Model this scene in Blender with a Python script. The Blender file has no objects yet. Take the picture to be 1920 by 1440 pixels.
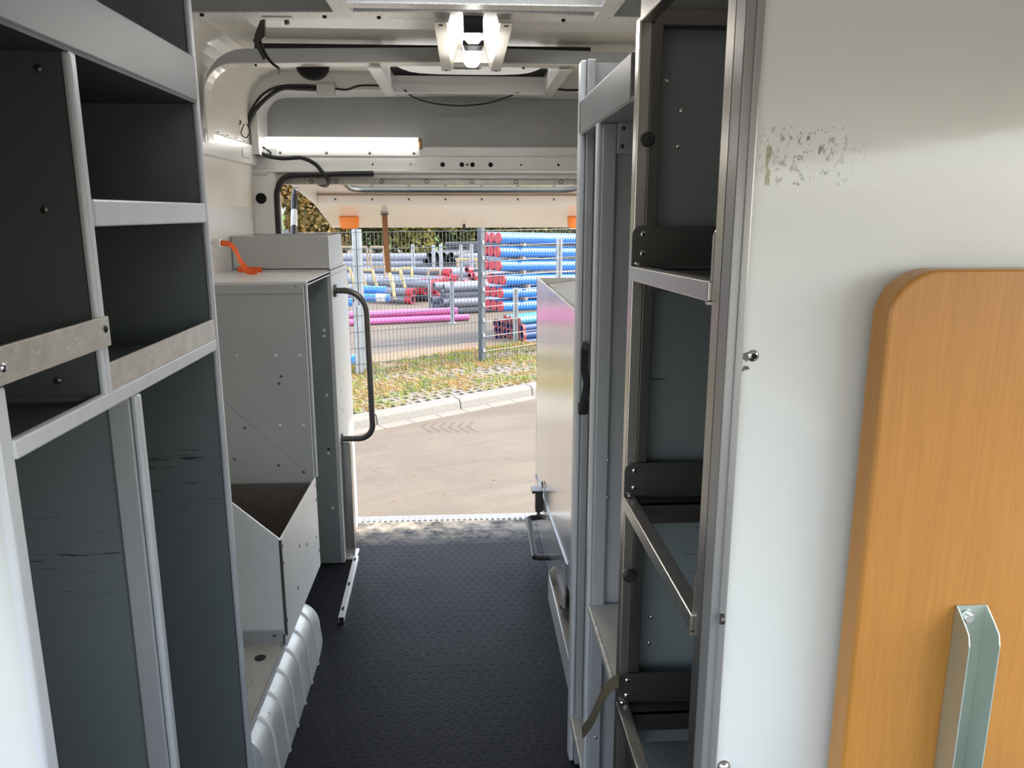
import bpy, bmesh, math, random
from mathutils import Vector, Matrix
random.seed(7)
scene = bpy.context.scene
COL = scene.collection
PI = math.pi
# ------------------------------------------------------------------ camera
F_PX, CAM_H = 1460.0, 1.37
PITCH = math.atan(320 / F_PX)
YAW = math.atan(90 * math.cos(PITCH) / F_PX)
cam_d = bpy.data.cameras.new('camera'); cam = bpy.data.objects.new('camera', cam_d); COL.objects.link(cam)
cam_d.sensor_width = 36.0; cam_d.lens = F_PX / 1920 * 36.0; cam_d.clip_start = 0.02; cam_d.clip_end = 500
cam.location = (0, 0, CAM_H); cam.rotation_euler = (PI / 2 - PITCH, 0, -YAW)
scene.camera = cam
# ------------------------------------------------------------------ light
SUN_AZ, SUN_EL = math.atan2(0.98, 0.20), math.radians(38)     # azimuth measured from +Y towards +X
world = bpy.data.worlds.new('world'); scene.world = world; world.use_nodes = True
wn = world.node_tree; wn.nodes.clear()
sky = wn.nodes.new('ShaderNodeTexSky'); sky.sky_type = 'NISHITA'; sky.sun_disc = False
sky.sun_elevation = SUN_EL; sky.sun_rotation = SUN_AZ; sky.air_density = 1.0; sky.dust_density = 2.0; sky.ozone_density = 1.0
bg = wn.nodes.new('ShaderNodeBackground'); bg.inputs['Strength'].default_value = 0.62
wo = wn.nodes.new('ShaderNodeOutputWorld')
hs = wn.nodes.new('ShaderNodeHueSaturation'); hs.inputs['Saturation'].default_value = 0.6
wn.links.new(sky.outputs[0], hs.inputs['Color']); wn.links.new(hs.outputs[0], bg.inputs[0]); wn.links.new(bg.outputs[0], wo.inputs[0])
sun_d = bpy.data.lights.new('sun', 'SUN'); sun_d.energy = 2.8; sun_d.angle = 0.009; sun_d.color = (1.0, 0.88, 0.70)
sun = bpy.data.objects.new('sun', sun_d); COL.objects.link(sun)
sdir = Vector((math.sin(SUN_AZ) * math.cos(SUN_EL), math.cos(SUN_AZ) * math.cos(SUN_EL), math.sin(SUN_EL)))
sun.rotation_euler = sdir.to_track_quat('Z', 'Y').to_euler(); sun.location = (6, 4, 8)
vs = scene.view_settings
vs.view_transform = 'Standard'; vs.look = 'None'; vs.exposure = 0.62; vs.gamma = 1.0; vs.use_curve_mapping = False

# ------------------------------------------------------------------ helpers
cp, sp, cy, sy = math.cos(PITCH), math.sin(PITCH), math.cos(YAW), math.sin(YAW)
FW = Vector((sy * cp, cy * cp, -sp)); RT = Vector((cy, -sy, 0)); UP = RT.cross(FW)
CAM = Vector((0, 0, CAM_H))
def on(x, y, axis, val):
    d = FW + RT * ((x - 960) / F_PX) - UP * ((y - 720) / F_PX)
    return CAM + d * ((val - CAM[axis]) / d[axis])
def PX(x, y, v): return on(x, y, 0, v)
def PY(x, y, v): return on(x, y, 1, v)
def PZ(x, y, v): return on(x, y, 2, v)
V = Vector

class MB:
    def __init__(s): s.v = []; s.f = []; s.smooth = []
    def add(s, vs, fs, smooth=False):
        o = len(s.v); s.v += [tuple(p) for p in vs]
        for f in fs: s.f.append([i + o for i in f]); s.smooth.append(smooth)
        return s
    def box(s, x0, x1, y0, y1, z0, z1):
        vs = [(x, y, z) for z in (z0, z1) for y in (y0, y1) for x in (x0, x1)]
        return s.add(vs, [(0, 2, 3, 1), (4, 5, 7, 6), (0, 1, 5, 4), (2, 6, 7, 3), (0, 4, 6, 2), (1, 3, 7, 5)])
    def hexa(s, a, b):          # two quads (4 pts each), joined
        vs = list(a) + list(b)
        return s.add(vs, [(3, 2, 1, 0), (4, 5, 6, 7), (0, 1, 5, 4), (1, 2, 6, 5), (2, 3, 7, 6), (3, 0, 4, 7)])
    def prism(s, poly, d, smooth_side=False):      # polygon of 3d points, extruded by vector d
        n = len(poly); d = V(d); a = [V(p) for p in poly]; b = [p + d for p in a]
        o = len(s.v); s.v += [tuple(p) for p in a + b]
        s.f.append([o + i for i in range(n)][::-1]); s.smooth.append(False)
        s.f.append([o + n + i for i in range(n)]); s.smooth.append(False)
        for i in range(n):
            j = (i + 1) % n; s.f.append([o + i, o + j, o + n + j, o + n + i]); s.smooth.append(smooth_side)
        return s
    def bar(s, p0, p1, w, h, up=(0, 0, 1)):
        p0, p1 = V(p0), V(p1); d = (p1 - p0).normalized(); u = V(up)
        r = d.cross(u).normalized() * (w / 2); u = r.cross(d).normalized() * (h / 2)
        q = lambda p: [p - r - u, p + r - u, p + r + u, p - r + u]
        return s.hexa(q(p0), q(p1))
    def tube(s, path, r, n=8, caps=True, closed=False):
        path = [V(p) for p in path]; m = len(path); rs = r if isinstance(r, (list, tuple)) else [r] * m
        o = len(s.v); prev = None
        for i, p in enumerate(path):
            if closed: t = path[(i + 1) % m] - path[i - 1]
            else: t = path[min(i + 1, m - 1)] - path[max(i - 1, 0)]
            t.normalize()
            if prev is None:
                a = V((0, 0, 1)) if abs(t.z) < .9 else V((1, 0, 0))
                prev = t.cross(a).normalized()
            u = (prev - t * prev.dot(t)).normalized(); w = t.cross(u); prev = u
            for k in range(n):
                a = 2 * PI * k / n; s.v.append(tuple(p + (u * math.cos(a) + w * math.sin(a)) * rs[i]))
        for i in range(m if closed else m - 1):
            for k in range(n):
                a, b = o + i * n, o + ((i + 1) % m) * n
                s.f.append([a + k, a + (k + 1) % n, b + (k + 1) % n, b + k]); s.smooth.append(True)
        if caps and not closed:
            s.f.append([o + k for k in range(n)][::-1]); s.smooth.append(False)
            s.f.append([o + (m - 1) * n + k for k in range(n)]); s.smooth.append(False)
        return s
    def cyl(s, p0, p1, r, n=12): return s.tube([p0, p1], r, n)
    def ribbon(s, path, wdir, w, t):      # flat strap along path; wdir = direction of width (list or single)
        path = [V(p) for p in path]; m = len(path)
        wd = wdir if isinstance(wdir, list) else [wdir] * m
        o = len(s.v)
        for i, p in enumerate(path):
            tg = (path[min(i + 1, m - 1)] - path[max(i - 1, 0)]).normalized()
            a = V(wd[i]); a = (a - tg * a.dot(tg)).normalized(); nn = tg.cross(a).normalized()
            for sa, sb in ((-1, -1), (1, -1), (1, 1), (-1, 1)):
                s.v.append(tuple(p + a * (sa * w / 2) + nn * (sb * t / 2)))
        for i in range(m - 1):
            for k in range(4):
                a, b = o + i * 4, o + (i + 1) * 4
                s.f.append([a + k, a + (k + 1) % 4, b + (k + 1) % 4, b + k]); s.smooth.append(True)
        s.f.append([o, o + 3, o + 2, o + 1]); s.smooth.append(False)
        e = o + (m - 1) * 4; s.f.append([e, e + 1, e + 2, e + 3]); s.smooth.append(False)
        return s
    def dome(s, c, nrm, r, h, n=10, rings=3):
        c = V(c); nrm = V(nrm).normalized(); a = V((0, 0, 1)) if abs(nrm.z) < .9 else V((1, 0, 0))
        u = nrm.cross(a).normalized(); w = nrm.cross(u); o = len(s.v)
        for i in range(rings):
            t = i / rings * PI / 2
            for k in range(n):
                an = 2 * PI * k / n
                s.v.append(tuple(c + (u * math.cos(an) + w * math.sin(an)) * (r * math.cos(t)) + nrm * (h * math.sin(t))))
        s.v.append(tuple(c + nrm * h))
        for i in range(rings - 1):
            for k in range(n):
                s.f.append([o + i * n + k, o + i * n + (k + 1) % n, o + (i + 1) * n + (k + 1) % n, o + (i + 1) * n + k]); s.smooth.append(True)
        for k in range(n):
            s.f.append([o + (rings - 1) * n + k, o + (rings - 1) * n + (k + 1) % n, o + rings * n]); s.smooth.append(True)
        s.f.append([o + k for k in range(n)][::-1]); s.smooth.append(False)
        return s
    def mesh(s, name):
        me = bpy.data.meshes.new(name); me.from_pydata(s.v, [], s.f); me.update()
        me.polygons.foreach_set('use_smooth', s.smooth)
        if any(s.smooth): me.set_sharp_from_angle(angle=math.radians(42))
        return me
    def build(s, name, mat, parent=None, bevel=0, seg=2, label=None, kind=None):
        me = s.mesh(name)
        if not any(s.smooth) or bevel:
            bm = bmesh.new(); bm.from_mesh(me); bmesh.ops.recalc_face_normals(bm, faces=bm.faces); bm.to_mesh(me); bm.free()
        o = bpy.data.objects.new(name, me); COL.objects.link(o)
        me.materials.append(MATS[mat])
        if parent is not None:
            o.parent = parent; o.matrix_parent_inverse = Matrix.Translation(-world_loc(parent))
        if bevel:
            b = o.modifiers.new('bevel', 'BEVEL'); b.width = bevel; b.segments = seg; b.limit_method = 'ANGLE'; b.angle_limit = math.radians(40)
        if label: o['label'] = label
        if kind: o['kind'] = kind
        return o
def world_loc(o):
    return V(o.location) if o.type == 'EMPTY' else V((0, 0, 0))
def thing(name, label, cat, loc=(0, 0, 0), group=None):
    o = bpy.data.objects.new(name, None); COL.objects.link(o); o.location = loc; o.empty_display_size = .05
    o['label'] = label; o['category'] = cat
    if group: o['group'] = group
    return o
def tag(o, label, cat, group=None):
    o['label'] = label; o['category'] = cat
    if group: o['group'] = group
    return o
def struct(o): o['kind'] = 'structure'; return o
def copy_tree(o, parent=None):
    c = o.copy(); COL.objects.link(c)
    if parent is not None: c.parent = parent
    for ch in o.children: copy_tree(ch, c)
    return c
def arc(c, r, a0, a1, n, fx, fy):     # points in the plane fx,fy
    return [V(c) + V(fx) * (r * math.cos(a0 + (a1 - a0) * i / n)) + V(fy) * (r * math.sin(a0 + (a1 - a0) * i / n)) for i in range(n + 1)]
def smoothpath(pts, n=6):
    pts = [V(p) for p in pts]; out = []
    for i in range(len(pts) - 1):
        p0, p1, p2, p3 = pts[max(i - 1, 0)], pts[i], pts[i + 1], pts[min(i + 2, len(pts) - 1)]
        for k in range(n):
            t = k / n; t2, t3 = t * t, t * t * t
            out.append(.5 * ((2 * p1) + (p2 - p0) * t + (2 * p0 - 5 * p1 + 4 * p2 - p3) * t2 + (3 * p1 - p0 - 3 * p2 + p3) * t3))
    out.append(pts[-1]); return out

# ------------------------------------------------------------------ materials
MATS = {}
def newmat(name):
    m = bpy.data.materials.new(name); m.use_nodes = True; MATS[name] = m
    nt = m.node_tree; return m, nt, nt.nodes['Principled BSDF']
def N(nt, t, **kw):
    n = nt.nodes.new(t)
    for k, v in kw.items(): setattr(n, k, v)
    return n
def mat(name, col, rough=.5, metal=0., var=.06, scale=6., bump=0., bscale=200., stretch=(1, 1, 1), coat=0., spec=None, rvar=0., trans=0.):
    m, nt, b = newmat(name); L = nt.links.new
    tc = N(nt, 'ShaderNodeTexCoord'); mp = N(nt, 'ShaderNodeMapping'); mp.inputs['Scale'].default_value = stretch
    L(tc.outputs['Object'], mp.inputs[0])
    no = N(nt, 'ShaderNodeTexNoise'); no.inputs['Scale'].default_value = scale; no.inputs['Detail'].default_value = 5
    L(mp.outputs[0], no.inputs['Vector'])
    cr = N(nt, 'ShaderNodeValToRGB')
    c = V(col); cr.color_ramp.elements[0].position = .3; cr.color_ramp.elements[1].position = .7
    cr.color_ramp.elements[0].color = (*[max(0, x * (1 - var)) for x in c], 1); cr.color_ramp.elements[1].color = (*[min(1, x * (1 + var)) for x in c], 1)
    L(no.outputs['Fac'], cr.inputs[0]); L(cr.outputs[0], b.inputs['Base Color'])
    b.inputs['Roughness'].default_value = rough; b.inputs['Metallic'].default_value = metal
    if coat: b.inputs['Coat Weight'].default_value = coat; b.inputs['Coat Roughness'].default_value = .06
    if spec is not None: b.inputs['Specular IOR Level'].default_value = spec
    if trans: b.inputs['Transmission Weight'].default_value = trans
    if rvar:
        mr = N(nt, 'ShaderNodeMapRange'); mr.inputs['To Min'].default_value = max(.02, rough - rvar); mr.inputs['To Max'].default_value = rough + rvar
        L(no.outputs['Fac'], mr.inputs['Value']); L(mr.outputs[0], b.inputs['Roughness'])
    if bump:
        n2 = N(nt, 'ShaderNodeTexNoise'); n2.inputs['Scale'].default_value = bscale; n2.inputs['Detail'].default_value = 3
        L(mp.outputs[0], n2.inputs['Vector'])
        bp = N(nt, 'ShaderNodeBump'); bp.inputs['Strength'].default_value = bump; bp.inputs['Distance'].default_value = .002
        L(n2.outputs['Fac'], bp.inputs['Height']); L(bp.outputs[0], b.inputs['Normal'])
    return m
def overlay(name, col, vec_scale, noise_scale, lo, hi, box=None, detail=6, seed=0., rot=0.):
    """dark or light marks with a shape of their own: thresholded stretched noise, optionally only inside a world box"""
    nt = MATS[name].node_tree; b = nt.nodes['Principled BSDF']; L = nt.links.new
    src = b.inputs['Base Color'].links[0].from_socket
    tc = N(nt, 'ShaderNodeTexCoord'); mp = N(nt, 'ShaderNodeMapping'); mp.inputs['Scale'].default_value = vec_scale; mp.inputs['Location'].default_value = (seed, seed * 1.7, seed * .6)
    if rot:
        m0 = N(nt, 'ShaderNodeMapping'); m0.inputs['Rotation'].default_value = (0, 0, -rot); L(tc.outputs['Object'], m0.inputs[0]); L(m0.outputs[0], mp.inputs[0])
    else: L(tc.outputs['Object'], mp.inputs[0])
    no = N(nt, 'ShaderNodeTexNoise'); no.inputs['Scale'].default_value = noise_scale; no.inputs['Detail'].default_value = detail; no.inputs['Roughness'].default_value = .65
    L(mp.outputs[0], no.inputs['Vector'])
    mr = N(nt, 'ShaderNodeMapRange'); mr.inputs['From Min'].default_value = lo; mr.inputs['From Max'].default_value = hi
    L(no.outputs['Fac'], mr.inputs['Value']); fac = mr.outputs[0]
    if box:
        sx = N(nt, 'ShaderNodeSeparateXYZ'); L(tc.outputs['Object'], sx.inputs[0])
        for ax, a0, a1, soft in box:
            for val, sign in ((a0, 1), (a1, -1)):
                r = N(nt, 'ShaderNodeMapRange')
                if sign > 0: r.inputs['From Min'].default_value = val - soft; r.inputs['From Max'].default_value = val + soft
                else: r.inputs['From Min'].default_value = val + soft; r.inputs['From Max'].default_value = val - soft
                L(sx.outputs[ax], r.inputs['Value'])
                mu = N(nt, 'ShaderNodeMath', operation='MULTIPLY'); L(fac, mu.inputs[0]); L(r.outputs[0], mu.inputs[1]); fac = mu.outputs[0]
    mx = N(nt, 'ShaderNodeMix', data_type='RGBA'); mx.inputs[7].default_value = (*col, 1)
    L(fac, mx.inputs[0]); L(src, mx.inputs[6]); L(mx.outputs[2], b.inputs['Base Color'])

mat('shaded_grey_sheet', (.085, .093, .09), .5, .1, .05, 3, rvar=.06)  # grey sheet painted darker for the shade inside the left compartments
mat('grey_sheet', (0.500, 0.512, 0.525), .45, .25, .05, 3, stretch=(3, 3, .6), rvar=.06)
mat('slate_sheet', (0.188, 0.213, 0.218), .48, .15, .05, 3, rvar=.05)
overlay('slate_sheet', (.012, .012, .014), (3, 3, 42), 3.0, .60, .66, box=[(2, .78, .90, .03)], seed=2.)
overlay('slate_sheet', (.015, .015, .016), (2.5, 2.5, 60), 2.2, .70, .74, seed=5.)
mat('edge_alu', (0.690, 0.711, 0.738), .36, .15, .05, 14, stretch=(2, 2, .5), rvar=.08)
mat('fascia_sheet', (0.270, 0.281, 0.291), .42, .15, .04, 4)
mat('reflection_pale_sheet', (0.907, 0.918, 0.907), .40, .1, .04, 5)  # aluminium painted pale in place of an outdoor reflection
mat('fascia_grey', (.165, .17, .175), .42, .15, .04, 4)
mat('cabinet_sheet', (0.483, 0.493, 0.499), .42, .25, .04, 3, rvar=.05)
overlay('cabinet_sheet', (.05, .05, .05), (3, 3, 30), 3.2, .74, .78, seed=9.)
mat('bright_alu', (.78, .78, .77), .36, .45, .04, 5, stretch=(1, 1, .4), rvar=.06)
mat('mirror_alu', (.82, .81, .80), .20, .85, .03, 5, stretch=(1, 1, .3), rvar=.05)
mat('profile_alu', (.36, .355, .35), .34, .55, .08, 9, stretch=(3, 3, .4), rvar=.08)
mat('worn_alu', (0.572, 0.539, 0.484), .42, .65, .16, 26, bump=.15, bscale=90, rvar=.12)
overlay('worn_alu', (.82, .80, .76), (6, 6, 26), 10., .60, .70, seed=3.)
mat('stainless', (.50, .475, .44), .30, 1., .06, 8, stretch=(8, 8, .4), rvar=.07)
mat('dark_steel', (.15, .142, .135), .36, .9, .08, 8, rvar=.06)
mat('white_paint', (0.886, 0.886, 0.864), .30, 0., .02, 4, coat=.3)
mat('cream_paint', (0.864, 0.826, 0.756), .34, 0., .03, 4, coat=.25)
mat('grey_paint', (0.510, 0.532, 0.540), .42, .0, .04, 4)
mat('frame_paint', (0.688, 0.701, 0.694), .38, .1, .04, 4)
mat('dark_header', (0.341, 0.348, 0.341), .5, 0., .06, 5)
mat('speckle_paint', (0.825, 0.812, 0.775), .35, .3, .35, 260, bump=.2, bscale=300)
mat('rubber_mat', (0.011, 0.012, 0.016), .50, 0., .22, 5, bump=.12, bscale=400, rvar=.08, spec=.15)
overlay('rubber_mat', (.04, .04, .04), (10, 1.4, 1), 5.0, .60, .72, seed=1.)
overlay('rubber_mat', (.42, .37, .30), (1, 1, 1), 14.0, .34, .60, box=[(1, 3.18, 3.5, .10)], seed=4.)
mat('black_rubber', (.014, .014, .015), .5, 0., .1)
mat('black_plastic', (.02, .02, .021), .38, 0., .1)
mat('void_black', (.004, .004, .004), .9, 0., .05)
mat('scratched_white', (0.748, 0.770, 0.770), .36, .25, .08, 10, rvar=.1)
overlay('scratched_white', (.20, .20, .19), (4, 4, 12), 6.0, .63, .70, seed=6.)
mat('tray_alu', (.50, .48, .44), .42, .35, .12, 9, rvar=.1)
overlay('tray_alu', (.14, .13, .12), (10, 3, 3), 5.0, .64, .70, seed=8.)
mat('chipped_edge', (.55, .53, .49), .45, .3, .3, 90, bump=.4, bscale=120)
mat('orange_strap', (.85, .13, .015), .6, 0., .06, 60)
mat('khaki_strap', (.105, .085, .045), .8, 0., .15, 300)
mat('brown_strap', (.26, .105, .035), .6, 0., .08, 30)
mat('amber_lens', (.95, .24, .01), .22, 0., .04, coat=.5)
mat('brown_liner', (.13, .11, .10), .6, 0., .12, 40)
mat('cardboard', (.28, .17, .07), .7, 0., .1)
mat('clear_lens', (.78, .78, .74), .22, 0., .04, coat=.5)
mat('zinc', (.55, .62, .56), .32, .75, .12, 9, stretch=(1, 1, .3), rvar=.07)
mat('chrome', (.70, .70, .70), .16, 1., .02)
mat('galv_white', (0.475, 0.482, 0.475), .5, .25, .12, 14)
mat('fence_steel', (.085, .093, .10), .45, .5, .08)
mat('fence_post', (.085, .10, .115), .45, .3, .08)
mat('tailgate_paint', (0.930, 0.850, 0.760), .30, 0., .02, coat=.4)
mat('blue_pipe', (.028, .20, .60), .30, 0., .06, coat=1.0)
mat('dark_blue_pipe', (0.012, 0.060, 0.240), .35, 0., .08, coat=.2)
mat('teal_pipe', (0.070, 0.315, 0.385), .35, 0., .08, coat=.2)
mat('red_cap', (0.496, 0.034, 0.053), .42, 0., .08)
mat('dull_red_cap', (0.360, 0.078, 0.078), .5, 0., .1)
mat('grey_pipe', (0.205, 0.214, 0.248), .42, 0., .10, 3)
mat('dark_pipe', (0.054, 0.054, 0.060), .5, 0., .12)
mat('pink_pipe', (0.600, 0.143, 0.360), .36, 0., .04, coat=.2)
mat('purple_band', (.42, .16, .45), .5, 0., .05)
mat('timber_yellow', (0.518, 0.403, 0.173), .6, 0., .08, 12)
mat('timber_tan', (0.385, 0.280, 0.182), .7, 0., .1, 12)
mat('label_white', (0.680, 0.680, 0.663), .5, 0., .02)
mat('asphalt', (.138, .109, .077), .85, 0., .10, 2.0, bump=.6, bscale=130)
overlay('asphalt', (.098, .077, .056), (.45, 2.6, 1), 1.0, .46, .72, seed=2., rot=math.radians(22))
overlay('asphalt', (.17, .14, .105), (.35, 3.2, 1), 1.3, .55, .75, seed=6., rot=math.radians(30))
overlay('asphalt', (0.234, 0.203, 0.164), (70, 70, 1), 1.6, .58, .68, seed=3., detail=2)
overlay('asphalt', (0.101, 0.082, 0.066), (90, 90, 1), 1.5, .62, .70, seed=8., detail=2)
mat('tyre_dust', (.112, .088, .063), .9, 0., .2, 30)
mat('kerb_stone', (0.201, 0.189, 0.165), .8, 0., .16, 70, bump=.5, bscale=120)
mat('paver_concrete', (0.224, 0.197, 0.167), .85, 0., .16, 50, bump=.5, bscale=140)
mat('soil', (.22, .16, .10), .95, 0., .3, 30)
mat('step_metal', (0.302, 0.295, 0.274), .45, .4, .1, 60)
mat('hill_grass', (0.077, 0.158, 0.024), .9, 0., .25, .8)
mat('house_white', (0.576, 0.576, 0.560), .7, 0., .04)
mat('house_roof', (.34, .20, .15), .8, 0., .1)
mat('house_glass', (.06, .08, .10), .15, 0., .1)
mat('bark', (.10, .07, .045), .9, 0., .3, 20)
mat('dead_leaf', (.32, .16, .06), .8, 0., .3, 30)
def leafmat(name, c1, c2, nscale=1.3):
    m, nt, b = newmat(name); L = nt.links.new
    tc = N(nt, 'ShaderNodeTexCoord'); no = N(nt, 'ShaderNodeTexNoise'); no.inputs['Scale'].default_value = nscale; no.inputs['Detail'].default_value = 6
    L(tc.outputs['Object'], no.inputs['Vector']); cr = N(nt, 'ShaderNodeValToRGB')
    cr.color_ramp.elements[0].position = .38; cr.color_ramp.elements[1].position = .62
    cr.color_ramp.elements[0].color = (*c1, 1); cr.color_ramp.elements[1].color = (*c2, 1)
    L(no.outputs['Fac'], cr.inputs[0]); L(cr.outputs[0], b.inputs['Base Color']); b.inputs['Roughness'].default_value = .6
    tr = N(nt, 'ShaderNodeBsdfTranslucent'); L(cr.outputs[0], tr.inputs[0]); mx = N(nt, 'ShaderNodeMixShader'); mx.inputs[0].default_value = .18
    L(b.outputs[0], mx.inputs[1]); L(tr.outputs[0], mx.inputs[2]); L(mx.outputs[0], nt.nodes['Material Output'].inputs[0])
leafmat('leaf_green', (.060, .070, .018), (.22, .20, .045))
leafmat('leaf_yellow', (.13, .13, .025), (.38, .32, .06))
leafmat('leaf_autumn', (.16, .12, .03), (.38, .21, .06))
leafmat('grass_blade', (.17, .25, .02), (.42, .24, .06), 5.0)
# glossy white panel with orange peel, chips and tape residue
mat('panel_white', (0.725, 0.739, 0.702), .11, 0., .015, 4, bump=.10, bscale=55, coat=.35)
overlay('panel_white', (.20, .20, .17), (26, 1, 14), 9., .54, .62, box=[(0, .282, .345, .03), (2, 1.395, 1.447, .0008)], seed=3.)
overlay('panel_white', (.36, .33, .22), (20, 1, 20), 2.2, .42, .48, box=[(0, .2765, .2815, .0006), (2, 1.395, 1.44, .001)], seed=1.)
overlay('panel_white', (.45, .43, .36), (30, 1, 40), 3.2, .72, .74, box=[(2, 1.45, 1.6, .02)], seed=4.)
overlay('panel_white', (.12, .12, .12), (30, 1, 12), 5., .765, .79, box=[(2, .5, 1.25, .02)], seed=11.)
# beech veneer
def woodmat():
    m, nt, b = newmat('beech_wood'); L = nt.links.new
    tc = N(nt, 'ShaderNodeTexCoord'); mp = N(nt, 'ShaderNodeMapping'); mp.inputs['Scale'].default_value = (70, 70, 3.0); L(tc.outputs['Object'], mp.inputs[0])
    n1 = N(nt, 'ShaderNodeTexNoise'); n1.inputs['Scale'].default_value = 3.0; n1.inputs['Detail'].default_value = 8; n1.inputs['Distortion'].default_value = .6; L(mp.outputs[0], n1.inputs['Vector'])
    cr = N(nt, 'ShaderNodeValToRGB'); e = cr.color_ramp.elements; e[0].position = .30; e[0].color = (.42, .175, .025, 1); e[1].position = .72; e[1].color = (.495, .215, .034, 1)
    L(n1.outputs['Fac'], cr.inputs[0])
    mp2 = N(nt, 'ShaderNodeMapping'); mp2.inputs['Scale'].default_value = (300, 300, 14); L(tc.outputs['Object'], mp2.inputs[0])
    n2 = N(nt, 'ShaderNodeTexNoise'); n2.inputs['Scale'].default_value = 3.0; n2.inputs['Detail'].default_value = 4; L(mp2.outputs[0], n2.inputs['Vector'])
    mr = N(nt, 'ShaderNodeMapRange'); mr.inputs['From Min'].default_value = .60; mr.inputs['From Max'].default_value = .72; mr.inputs['To Max'].default_value = .45; L(n2.outputs['Fac'], mr.inputs['Value'])
    mx = N(nt, 'ShaderNodeMix', data_type='RGBA'); mx.inputs[7].default_value = (.25, .10, .025, 1); L(mr.outputs[0], mx.inputs[0]); L(cr.outputs[0], mx.inputs[6]); L(mx.outputs[2], b.inputs['Base Color'])
    b.inputs['Roughness'].default_value = .42; b.inputs['Coat Weight'].default_value = .25; b.inputs['Coat Roughness'].default_value = .25
    bp = N(nt, 'ShaderNodeBump'); bp.inputs['Strength'].default_value = .08; bp.inputs['Distance'].default_value = .001; L(n2.outputs['Fac'], bp.inputs['Height']); L(bp.outputs[0], b.inputs['Normal'])
woodmat()
overlay('beech_wood', (.16, .07, .02), (12, 12, 9), 6., .74, .78, seed=7.)
def emis(name, col, st_):
    b = MATS[name].node_tree.nodes['Principled BSDF']; b.inputs['Emission Color'].default_value = (*col, 1); b.inputs['Emission Strength'].default_value = st_
for nm_, fac_ in (('added_skylight_opal', .72), ('dome_acrylic', .16)):  # the opal one is added over the hatches to let daylight in
  m, nt, b = newmat(nm_)
  b.inputs['Base Color'].default_value = (.85, .84, .80, 1); b.inputs['Roughness'].default_value = .3
  tr_ = N(nt, 'ShaderNodeBsdfTranslucent'); tr_.inputs[0].default_value = (.92, .91, .88, 1); mx_ = N(nt, 'ShaderNodeMixShader'); mx_.inputs[0].default_value = fac_
  nt.links.new(b.outputs[0], mx_.inputs[1]); nt.links.new(tr_.outputs[0], mx_.inputs[2]); nt.links.new(mx_.outputs[0], nt.nodes['Material Output'].inputs[0])
mat('added_glow_tube', (.8, .79, .76), .4); emis('added_glow_tube', (1, .96, .90), 6.0)  # glow added to the unlit tube lamp to brighten the rear roof
mat('added_glow_housing', (.82, .82, .80), .4); emis('added_glow_housing', (1, .96, .90), .55)  # added glow; the housing itself gives no light
mat('added_glow_lens', (.78, .78, .74), .3); emis('added_glow_lens', (1, .97, .92), 18.0)  # glow added to the unlit ceiling lamp to brighten the aisle
m, nt, b = newmat('tailgate_glass')
b.inputs['Base Color'].default_value = (.75, .8, .78, 1); b.inputs['Roughness'].default_value = .03; b.inputs['Transmission Weight'].default_value = .85; b.inputs['IOR'].default_value = 1.5

def rivet(parent, p, nrm, r=.004, m='chrome', name='rivet', h=None):
    o = MB().dome(p, nrm, r, h if h else r * .5, 10, 2).build(name, m, parent); return o
def dot(parent, p, nrm, r, m='void_black', name='hole', d=.0012):
    p = V(p); nrm = V(nrm).normalized()
    return MB().cyl(p - nrm * .001, p + nrm * d, r, 16).build(name, m, parent)

# ================================================================== SETTING: the van shell
WX = .87; YR = 3.35
fl = struct(MB().box(-WX, WX, -.9, 3.34, -.03, 0).build('floor', 'rubber_mat'))
# coin studs of the rubber mat: low raised rings, real relief
st = MB(); pitch = .0335
for j in range(int((3.28 - 1.35) / pitch)):
    for i in range(int(.88 / pitch)):
        x = -.52 + i * pitch + (pitch / 2 if j % 2 else 0); y = 1.35 + j * pitch
        if x > .33: continue
        n = 10; o = len(st.v)
        for r, z in ((.0112, .0), (.0108, .0006), (.0090, .0006), (.0086, .0003)):
            for k in range(n): st.v.append((x + r * math.cos(2 * PI * k / n), y + r * math.sin(2 * PI * k / n), z))
        for q in range(3):
            for k in range(n): st.f.append([o + q * n + k, o + q * n + (k + 1) % n, o + (q + 1) * n + (k + 1) % n, o + (q + 1) * n + k]); st.smooth.append(False)
        st.f.append([o + 3 * n + k for k in range(n)]); st.smooth.append(False)
st.build('coin_stud', 'rubber_mat', fl, kind='stuff')
sill = struct(MB().box(-.80, .80, 3.34, 3.40, -.05, .002).build('trim_1', 'frame_paint', bevel=.002))
sm = MB()
for i in range(62):
    x = -.79 + i * .0256; sm.prism([(x, 3.345, .002), (x + .015, 3.345, .002), (x + .019, 3.397, .002), (x + .004, 3.397, .002)], (0, 0, .005))
sm.build('grip_tread', 'step_metal', sill, kind='stuff')
step = thing('rear_step', 'pale metal anti-slip step strip across the rear edge of the van floor', 'step', (0, 3.4, -.08))
sb = MB().box(-.80, .80, 3.40, 3.50, -.08, -.03).build('step_plate', 'step_metal', step, bevel=.003)
sm = MB()
for i in range(80):
    for j in range(3):
        x = -.79 + i * .02 + (.01 if j % 2 else 0); sm.box(x, x + .010, 3.412 + j * .028, 3.430 + j * .028, -.03, -.026)
sm.build('grip_tread', 'step_metal', step, kind='stuff')

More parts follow.
